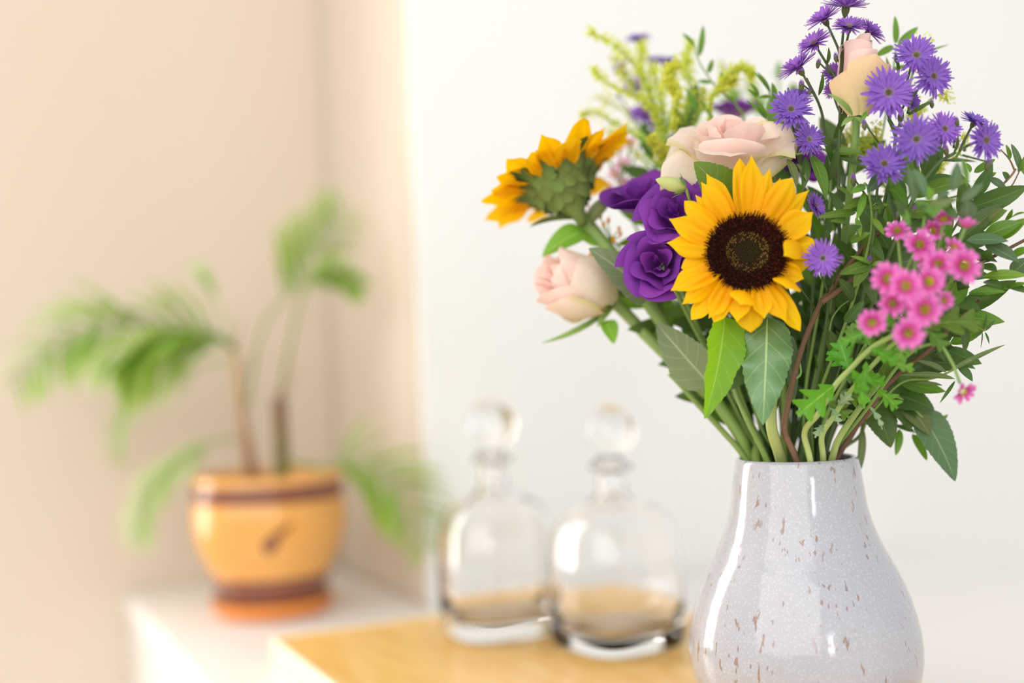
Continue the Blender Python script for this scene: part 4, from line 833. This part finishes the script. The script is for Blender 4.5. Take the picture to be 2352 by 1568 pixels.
stem(B, [(1810, 930, .97), (1790, 500, .97), (1765, 300, .96), (1768, 215, .96), (1750, 185, .96)], .0013, .0006, M['stem'], ox=0, od=-.02, sides=6)
for a in [(1770, 215, 1728, 162, 9), (1770, 212, 1738, 164, 10), (1779, 240, 1773, 189, 18), (1744, 222, 1722, 190, 12), (1759, 274, 1714, 229, 11), (1760, 274, 1736, 226, 13), (1762, 266, 1794, 257, 15), (1770, 222, 1742, 224, 9), (1775, 250, 1805, 228, 9), (1740, 225, 1715, 205, 12)]:
    leaf(B, a[0], a[1], .955, a[2], a[3], .95, a[4], 'leaf', 'lance' if a[4] < 14 else 'oval', (.2, .3, 1), .25)
Cc = sprig('ruscus_sprig', 'three rounded green leaves on a stalk above the upper rosebud', 'foliage', (35, -.03))
stem(Cc, [(1880, 930, .98), (1990, 500, .97), (2045, 200, .96), (2059, 104, .955)], .0012, .0007, M['stem'], ox=35, od=-.03, sides=6)
for a in [(2057, 101, 2055, 36, 17), (2062, 104, 2109, 62, 20), (2053, 106, 2008, 131, 18), (2100, 130, 2180, 102, 6), (2045, 190, 2035, 130, 12), (2050, 160, 2090, 150, 12)]:
    leaf(Cc, a[0], a[1], .955, a[2], a[3], .95, a[4], 'leaf', 'oval', (.1, .2, 1), .15)
Dd = sprig('willow_sprig', 'leafy sprig with long arching green leaves right of the front sunflower', 'foliage', (20, .0))
stem(Dd, [(1850, 900, .94), (1890, 650, .93), (1905, 480, .925), (1903, 352, .92), (1846, 352, .91), (1791, 362, .91)], .0014, .0008, M['stem'], ox=20, od=0, sides=6)
for a in [(1860, 352, 1897, 460, 34, 'leaf'), (1905, 352, 1982, 352, 20, 'leaf'), (1900, 355, 1998, 392, 18, 'leaf_dark'), (1808, 364, 1829, 432, 22, 'leaf_olive'), (1829, 376, 1852, 416, 15, 'leaf_olive'), (1917, 427, 1958, 458, 14, 'leaf'), (1905, 480, 1890, 560, 24, 'leaf_dark'), (1905, 440, 1940, 520, 26, 'leaf_dark'), (1900, 520, 1868, 620, 26, 'leaf_dark'), (1898, 420, 1925, 330, 22, 'leaf_dark'), (1850, 360, 1842, 440, 24, 'leaf_dark'), (1915, 320, 1945, 240, 20, 'leaf_dark'), (1910, 380, 1880, 300, 20, 'leaf_dark')]:
    leaf(Dd, a[0], a[1], .912, a[2], a[3], .90, a[4], a[5], 'lance', (.3, .3, 1), .35)
Ee = sprig('willow_sprig', 'leafy sprig with light green oval leaves between sunflower and pink daisies', 'foliage', (30, .01))
stem(Ee, [(1870, 940, .93), (1950, 720, .905), (2000, 540, .89), (1996, 441, .88), (1985, 420, .878)], .0015, .001, M['stem'], ox=30, od=.01, sides=6)
for a in [(1987, 427, 1954, 444, 20, 'leaf_light'), (2027, 399, 1992, 442, 34, 'leaf_grey'), (2022, 410, 2066, 360, 24, 'leaf_light'), (2026, 400, 2055, 445, 24, 'leaf'), (1976, 460, 1936, 481, 22, 'leaf'), (1966, 488, 1876, 500, 22, 'leaf'), (1986, 440, 1966, 508, 18, 'leaf_light'), (1966, 500, 1976, 545, 14, 'leaf_light'), (1944, 511, 1905, 508, 13, 'leaf'), (2002, 607, 1928, 630, 32, 'leaf'), (2002, 607, 1952, 588, 13, 'leaf_light'), (2002, 607, 2040, 609, 20, 'leaf_light'), (1953, 556, 2000, 534, 20, 'leaf'),
          (2000, 480, 2040, 470, 18, 'leaf'), (2000, 500, 2030, 540, 20, 'leaf_light'), (2000, 450, 2030, 480, 18, 'leaf_dark'), (1998, 540, 1950, 520, 24, 'leaf_dark'), (1998, 560, 2030, 600, 24, 'leaf_dark'), (1990, 600, 1960, 660, 34, 'leaf'), (1985, 640, 2010, 700, 34, 'leaf_dark'), (1960, 690, 1925, 640, 30, 'leaf_dark'), (1940, 740, 1985, 690, 30, 'leaf_dark')]:
    leaf(Ee, a[0], a[1], .885, a[2], a[3], .872, a[4], a[5], 'oval' if a[4] > 19 else 'lance', (.1, .3, 1), .25)
Ff = sprig('willow_sprig', 'blurred grey-green leaves rising just above the pink daisies', 'foliage', (45, .02))
stem(Ff, [(1900, 950, .92), (2030, 720, .87), (2110, 560, .84), (2130, 480, .83), (2180, 440, .825)], .0015, .001, M['stem'], ox=45, od=.02, sides=6)
for a in [(2098, 463, 2085, 384, 30, 'leaf_grey'), (2098, 388, 2127, 455, 26, 'leaf_grey'), (2187, 440, 2199, 371, 30, 'leaf_grey'), (2209, 362, 2222, 432, 16, 'leaf'), (2206, 463, 2259, 420, 22, 'leaf_grey'), (2219, 505, 2220, 458, 44, 'leaf_grey'), (2123, 482, 2202, 456, 22, 'leaf_olive'), (2134, 462, 2130, 428, 26, 'leaf_light'), (2120, 500, 2170, 470, 22, 'leaf'), (2180, 440, 2150, 455, 16, 'leaf_grey'), (2100, 460, 2150, 500, 26, 'leaf'), (2060, 470, 2090, 520, 24, 'leaf'), (2090, 500, 2050, 460, 22, 'leaf_dark'), (2170, 480, 2200, 500, 26, 'leaf_dark'), (2140, 500, 2110, 470, 24, 'leaf_dark')]:
    leaf(Ff, a[0], a[1], .825, a[2], a[3], .82, a[4], a[5], 'lance', (.1, .3, 1), .25)
Gg = sprig('eucalyptus_twig', 'thin brown twig with small round leaves at the far right', 'foliage', (60, -.01))
stem(Gg, [(1930, 930, .95), (2080, 650, .93), (2180, 510, .915), (2249, 461, .905), (2288, 437, .90), (2321, 405, .90), (2333, 388, .90)], .0014, .0008, M['twig_thin'], ox=60, od=-.01, sides=6)
add_tube('side_twig', Gg, P3([(2330, 390, .90), (2318, 365, .90), (2298, 343, .90)]), .0007, .0005, M['twig_thin'], sides=6)
add_tube('side_twig', Gg, P3([(2288, 440, .90), (2320, 430, .90), (2338, 400, .90), (2346, 380, .90)]), .0007, .0005, M['twig_thin'], sides=6)
for a in [(2237, 396, 2286, 365, 20, 'leaf'), (2240, 420, 2289, 396, 18, 'leaf'), (2273, 409, 2312, 437, 22, 'leaf_grey'), (2316, 414, 2302, 395, 20, 'leaf_dark'), (2320, 366, 2310, 332, 14, 'leaf'), (2343, 390, 2322, 330, 22, 'leaf_grey'), (2338, 395, 2360, 350, 16, 'leaf'), (2345, 385, 2362, 410, 16, 'leaf'), (2230, 395, 2218, 375, 14, 'leaf_light')]:
    leaf(Gg, a[0], a[1], .90, a[2], a[3], .895, a[4], a[5], 'oval', (.1, .2, 1), .2)
Hh = sprig('laurel_sprig', 'bushy sprig of broad dark green leaves pushing out past the daisies at right', 'foliage', (65, .0))
stem(Hh, [(1950, 920, .94), (2080, 740, .91), (2190, 640, .89), (2280, 590, .88), (2360, 548, .88)], .0018, .0012, M['twig'], ox=65, od=0, sides=6)
for a in [(2247, 530, 2275, 507, 20, 'leaf_olive'), (2270, 506, 2305, 478, 24, 'leaf_olive'), (2308, 505, 2326, 480, 14, 'leaf'), (2320, 502, 2356, 488, 14, 'leaf'), (2258, 545, 2348, 510, 38, 'leaf'), (2292, 550, 2362, 500, 30, 'leaf'), (2219, 552, 2317, 554, 34, 'leaf_grey'), (2262, 562, 2340, 602, 40, 'leaf_grey'), (2320, 590, 2372, 570, 24, 'leaf'), (2322, 630, 2368, 592, 38, 'leaf_grey'), (2256, 636, 2362, 633, 28, 'leaf_light'), (2224, 673, 2310, 670, 24, 'leaf'), (2260, 646, 2300, 662, 30, 'leaf_dark'), (2303, 664, 2362, 650, 14, 'leaf'), (2310, 655, 2366, 675, 26, 'leaf_dark'), (2230, 680, 2275, 688, 24, 'leaf_dark'), (2250, 600, 2275, 570, 34, 'leaf_dark'), (2250, 610, 2290, 625, 32, 'leaf_dark'), (2230, 640, 2260, 600, 26, 'leaf_olive'), (2200, 700, 2252, 712, 34, 'leaf_dark'), (2215, 743, 2214, 814, 20, 'leaf_dark'), (2190, 560, 2240, 580, 26, 'leaf_dark'), (2190, 650, 2150, 610, 30, 'leaf_dark'), (2140, 700, 2180, 740, 36, 'leaf_dark')]:
    leaf(Hh, a[0], a[1], .885, a[2], a[3], .87, a[4], a[5], 'lance', (.1, .45, 1), .22)
Ii = sprig('olive_sprig', 'wispy sprig of narrow grey-olive leaves below the pink daisies at right', 'foliage', (75, .0))
stem(Ii, [(1990, 960, .93), (2068, 880, .915), (2135, 870, .905), (2172, 858, .90), (2230, 826, .895)], .0013, .0007, M['stem'], ox=75, od=0, sides=6)
for a in [(2172, 858, 2310, 791, 14, 'leaf_olive'), (2180, 852, 2276, 808, 14, 'leaf_olive'), (2174, 855, 2104, 828, 16, 'leaf_olive'), (2194, 870, 2066, 862, 18, 'leaf_olive'), (2198, 838, 2234, 876, 24, 'leaf_dark'), (2194, 874, 2158, 926, 9, 'leaf_dark'), (2165, 885, 2100, 880, 10, 'leaf_olive'), (2150, 800, 2170, 830, 18, 'leaf_dark'), (2110, 870, 2060, 840, 14, 'leaf_olive')]:
    leaf(Ii, a[0], a[1], .90, a[2], a[3], .895, a[4], a[5], 'lance', (.1, .6, 1), .3)
add_tube('tendril', Ii, P3([(2150, 800, .90), (2190, 745, .90), (2228, 744, .90), (2262, 760, .90)]), .0007, .0004, M['twig_thin'], sides=6)
for a in [(2262, 760, 2286, 734, 7), (2258, 756, 2266, 718, 6), (2262, 762, 2272, 790, 6), (2256, 760, 2252, 800, 4), (2255, 762, 2240, 773, 7), (2240, 748, 2244, 768, 6)]: leaf(Ii, a[0], a[1], .90, a[2], a[3], .898, a[4], 'leaf_dark', 'lance', (.1, .3, 1), .3)
Jj = sprig('drooping_leaf_sprig', 'large serrated dark leaves drooping beside the vase mouth at right', 'foliage', (95, -.01))
stem(Jj, [(1975, 1000, .95), (2000, 940, .94), (2050, 910, .935), (2089, 930, .935), (2120, 960, .935)], .0016, .001, M['stem'], ox=100, od=-.005, sides=6)
LJ = dict(nu=36, nv=4, serr=.08, nserr=14)
for a in [(2112, 945, 2194, 1105, 84, 'leaf_grey', (.15, .15, 1)), (2048, 905, 2146, 940, 72, 'leaf_dark', (0, .5, 1)), (2000, 925, 2046, 1028, 84, 'leaf_dark', (.2, .2, 1)), (2085, 935, 2136, 1000, 64, 'leaf_olive', (.3, .4, 1)), (2060, 920, 2090, 988, 70, 'leaf_dark', (.3, .3, 1))]:
    leaf(Jj, a[0], a[1], .94, a[2], a[3], .93, a[4], a[5], 'heart', a[6], .3, 0, .2, **LJ)
for a in [(2066, 985, 2057, 1046, 22, 'leaf'), (2095, 996, 2129, 1058, 24, 'leaf'), (2143, 978, 2178, 951, 14, 'leaf'), (2150, 1002, 2188, 996, 10, 'leaf'), (1980, 980, 1971, 1092, 24, 'leaf_olive'), (2100, 990, 2050, 975, 14, 'leaf_dark'), (2090, 960, 2140, 985, 20, 'leaf_dark')]:
    leaf(Jj, a[0], a[1], .945, a[2], a[3], .94, a[4], a[5], 'oval', (.2, .2, 1), .2)
add_tube('side_stem', Jj, P3([(2050, 910, .94), (2075, 975, .945), (2100, 992, .945), (2150, 1000, .945)]), .0009, .0006, M['stem'], sides=6)
add_tube('side_stem', Jj, P3([(1975, 1010, .95), (1985, 960, .945), (2000, 930, .94)]), .0012, .001, M['stem'], sides=6)

tw = thing('brown_twig', 'knotty brown twig rising from the vase and forking right of the sunflower', 'twig', neck(-22, .03)[0])
stem(tw, [(1802, 990, .905), (1808, 940, .90), (1822, 870, .90), (1845, 790, .90), (1870, 730, .90), (1888, 690, .90), (1906, 672, .90), (1930, 632, .905), (1967, 588, .905), (2000, 548, .90), (2020, 534, .90)], .0026, .0016, M['twig'], ox=-24, od=.036, bumps=.08, n=8)
add_tube('branch', tw, P3([(1888, 694, .90), (1920, 672, .895), (1960, 640, .895), (1996, 610, .895)]), .0022, .0014, M['twig'], bumps=.08)
add_tube('branch', tw, P3([(1822, 872, .90), (1838, 860, .90), (1838, 840, .90), (1832, 815, .90)]), .0012, .0006, M['stem'])
add_tube('branch', tw, P3([(1905, 760, .91), (1912, 730, .91), (1930, 705, .91), (1950, 690, .91)]), .0007, .0005, M['stem'])
tw2 = thing('dark_twig', 'dark woody twig slanting up to the right below the pink daisies', 'twig', neck(80, 0)[0])
stem(tw2, [(1985, 960, .93), (2022, 902, .92), (2075, 850, .91), (2135, 804, .90), (2190, 746, .895), (2250, 690, .89)], .0022, .0014, M['twig'], ox=82, od=0, bumps=.1)

# shaded leafy stems filling the heart of the bouquet
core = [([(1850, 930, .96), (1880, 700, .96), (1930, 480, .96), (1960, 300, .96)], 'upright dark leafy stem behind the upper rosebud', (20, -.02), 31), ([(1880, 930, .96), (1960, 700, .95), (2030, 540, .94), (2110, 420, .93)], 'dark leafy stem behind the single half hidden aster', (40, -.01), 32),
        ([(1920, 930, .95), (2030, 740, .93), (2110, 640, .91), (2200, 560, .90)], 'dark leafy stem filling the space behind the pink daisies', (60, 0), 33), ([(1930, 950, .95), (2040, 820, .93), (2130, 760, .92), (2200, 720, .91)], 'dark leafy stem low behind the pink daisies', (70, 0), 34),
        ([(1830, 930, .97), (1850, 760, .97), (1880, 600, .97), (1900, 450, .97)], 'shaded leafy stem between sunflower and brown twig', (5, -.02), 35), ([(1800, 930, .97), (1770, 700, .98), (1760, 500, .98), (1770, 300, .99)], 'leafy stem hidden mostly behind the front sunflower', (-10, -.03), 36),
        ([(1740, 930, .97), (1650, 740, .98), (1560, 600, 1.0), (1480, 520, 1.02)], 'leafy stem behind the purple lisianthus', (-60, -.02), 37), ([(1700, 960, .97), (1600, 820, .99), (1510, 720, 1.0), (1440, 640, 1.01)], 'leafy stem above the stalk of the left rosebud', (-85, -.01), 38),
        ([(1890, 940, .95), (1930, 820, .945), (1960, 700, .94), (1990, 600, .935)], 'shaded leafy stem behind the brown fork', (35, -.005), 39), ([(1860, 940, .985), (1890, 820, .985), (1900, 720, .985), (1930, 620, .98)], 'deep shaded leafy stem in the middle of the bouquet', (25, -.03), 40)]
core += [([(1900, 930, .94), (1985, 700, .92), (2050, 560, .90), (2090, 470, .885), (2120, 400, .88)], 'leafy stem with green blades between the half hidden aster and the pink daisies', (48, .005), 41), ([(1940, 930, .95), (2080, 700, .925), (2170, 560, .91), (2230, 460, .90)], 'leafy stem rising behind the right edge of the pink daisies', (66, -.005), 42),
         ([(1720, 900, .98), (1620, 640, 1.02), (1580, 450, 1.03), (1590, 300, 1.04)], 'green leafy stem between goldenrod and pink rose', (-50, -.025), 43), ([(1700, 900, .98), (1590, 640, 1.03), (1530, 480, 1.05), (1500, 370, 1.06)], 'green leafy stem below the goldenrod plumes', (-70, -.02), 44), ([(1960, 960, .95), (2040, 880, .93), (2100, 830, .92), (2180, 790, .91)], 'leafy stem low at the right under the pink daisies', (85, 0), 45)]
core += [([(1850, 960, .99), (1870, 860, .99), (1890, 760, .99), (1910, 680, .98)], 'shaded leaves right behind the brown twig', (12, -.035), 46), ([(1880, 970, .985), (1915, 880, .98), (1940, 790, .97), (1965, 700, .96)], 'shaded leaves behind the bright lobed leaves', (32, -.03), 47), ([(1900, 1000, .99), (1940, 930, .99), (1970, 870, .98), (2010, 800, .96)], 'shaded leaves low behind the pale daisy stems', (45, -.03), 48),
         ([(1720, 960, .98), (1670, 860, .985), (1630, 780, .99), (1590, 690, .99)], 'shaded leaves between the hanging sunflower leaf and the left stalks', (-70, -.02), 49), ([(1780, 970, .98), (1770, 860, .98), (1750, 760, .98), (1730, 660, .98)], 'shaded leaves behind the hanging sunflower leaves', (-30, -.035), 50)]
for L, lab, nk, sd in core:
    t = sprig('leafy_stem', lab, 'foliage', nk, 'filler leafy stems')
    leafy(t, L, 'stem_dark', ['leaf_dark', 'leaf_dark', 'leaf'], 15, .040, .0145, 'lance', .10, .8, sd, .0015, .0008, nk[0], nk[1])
# plain stalks seen in the vase mouth
rnd = random.Random(77)
for i, (ox, od, L, m_, lab) in enumerate([(-118, .0, [(1660, 990, .955), (1600, 925, .96), (1560, 880, .965), (1538, 858, .965)], 'stem', 'thin green stalk with a cut end left of the vase mouth'), (-80, .02, [(1715, 960, .93), (1690, 900, .94), (1660, 820, .95)], 'stem', 'bluish green stalk left of the sunflower stem in the vase mouth'),
        (60, .03, [(1929, 1003, .91), (1977, 933, .90), (2020, 880, .90)], 'stem_pale', 'thick pale stalk leaning right beside the lobed leaves'), (90, .01, [(1955, 1000, .94), (1990, 940, .94), (2030, 890, .935)], 'twig', 'reddish brown stalk leaning right at the edge of the vase mouth'), (-100, -.02, [(1690, 960, .97), (1640, 880, .98), (1600, 800, .99)], 'stem_dark', 'dark green stalk at the left rear of the vase mouth')]):
    t = thing('flower_stalk', lab, 'stalk', neck(ox, od)[0], 'bare stalks'); stem(t, L, .0026 if i != 2 else .0032, .002, M[m_], ox=ox, od=od)
    if i == 0: add_tube('side_shoot', t, P3([(1575, 893, .963), (1560, 865, .96), (1548, 840, .96)]), .0012, .0009, M['stem'])

yb = thing('yellow_bud_sprig', 'tiny orange-yellow buds between the left sunflower stem and the purple lisianthus', 'flower buds', neck(-75, -.01)[0])
stem(yb, [(1690, 930, .98), (1540, 700, 1.0), (1440, 590, 1.0), (1400, 540, 1.0)], .0013, .0008, M['stem'], ox=-75, od=-.01, sides=6)
for (x, y, dx, dy) in ((1380, 505, -2, -12), (1384, 522, 3, -10), (1412, 560, -4, -14), (1424, 545, 1, -12), (1352, 590, 5, -8), (1420, 530, 2, -8), (1396, 515, 2, -12)):
    a = px(x, y, .995); b_ = px(x + dx, y + dy, .995); L = (b_ - a).length * 1.4
    part('bud', lathe('bud', [(.0003, 0), (.0014, L * .3), (.0016, L * .6), (.0003, L)], 10), M['sun_petal'], yb, zframe(a, b_ - a, RT)); add_tube('bud_stalk', yb, [px(1405, 560, 1.0), (a + px(1405, 560, 1.0)) / 2 + UP * .002, a], .0006, .0005, M['stem'], sides=5)

# crowded rear stalks in the vase mouth
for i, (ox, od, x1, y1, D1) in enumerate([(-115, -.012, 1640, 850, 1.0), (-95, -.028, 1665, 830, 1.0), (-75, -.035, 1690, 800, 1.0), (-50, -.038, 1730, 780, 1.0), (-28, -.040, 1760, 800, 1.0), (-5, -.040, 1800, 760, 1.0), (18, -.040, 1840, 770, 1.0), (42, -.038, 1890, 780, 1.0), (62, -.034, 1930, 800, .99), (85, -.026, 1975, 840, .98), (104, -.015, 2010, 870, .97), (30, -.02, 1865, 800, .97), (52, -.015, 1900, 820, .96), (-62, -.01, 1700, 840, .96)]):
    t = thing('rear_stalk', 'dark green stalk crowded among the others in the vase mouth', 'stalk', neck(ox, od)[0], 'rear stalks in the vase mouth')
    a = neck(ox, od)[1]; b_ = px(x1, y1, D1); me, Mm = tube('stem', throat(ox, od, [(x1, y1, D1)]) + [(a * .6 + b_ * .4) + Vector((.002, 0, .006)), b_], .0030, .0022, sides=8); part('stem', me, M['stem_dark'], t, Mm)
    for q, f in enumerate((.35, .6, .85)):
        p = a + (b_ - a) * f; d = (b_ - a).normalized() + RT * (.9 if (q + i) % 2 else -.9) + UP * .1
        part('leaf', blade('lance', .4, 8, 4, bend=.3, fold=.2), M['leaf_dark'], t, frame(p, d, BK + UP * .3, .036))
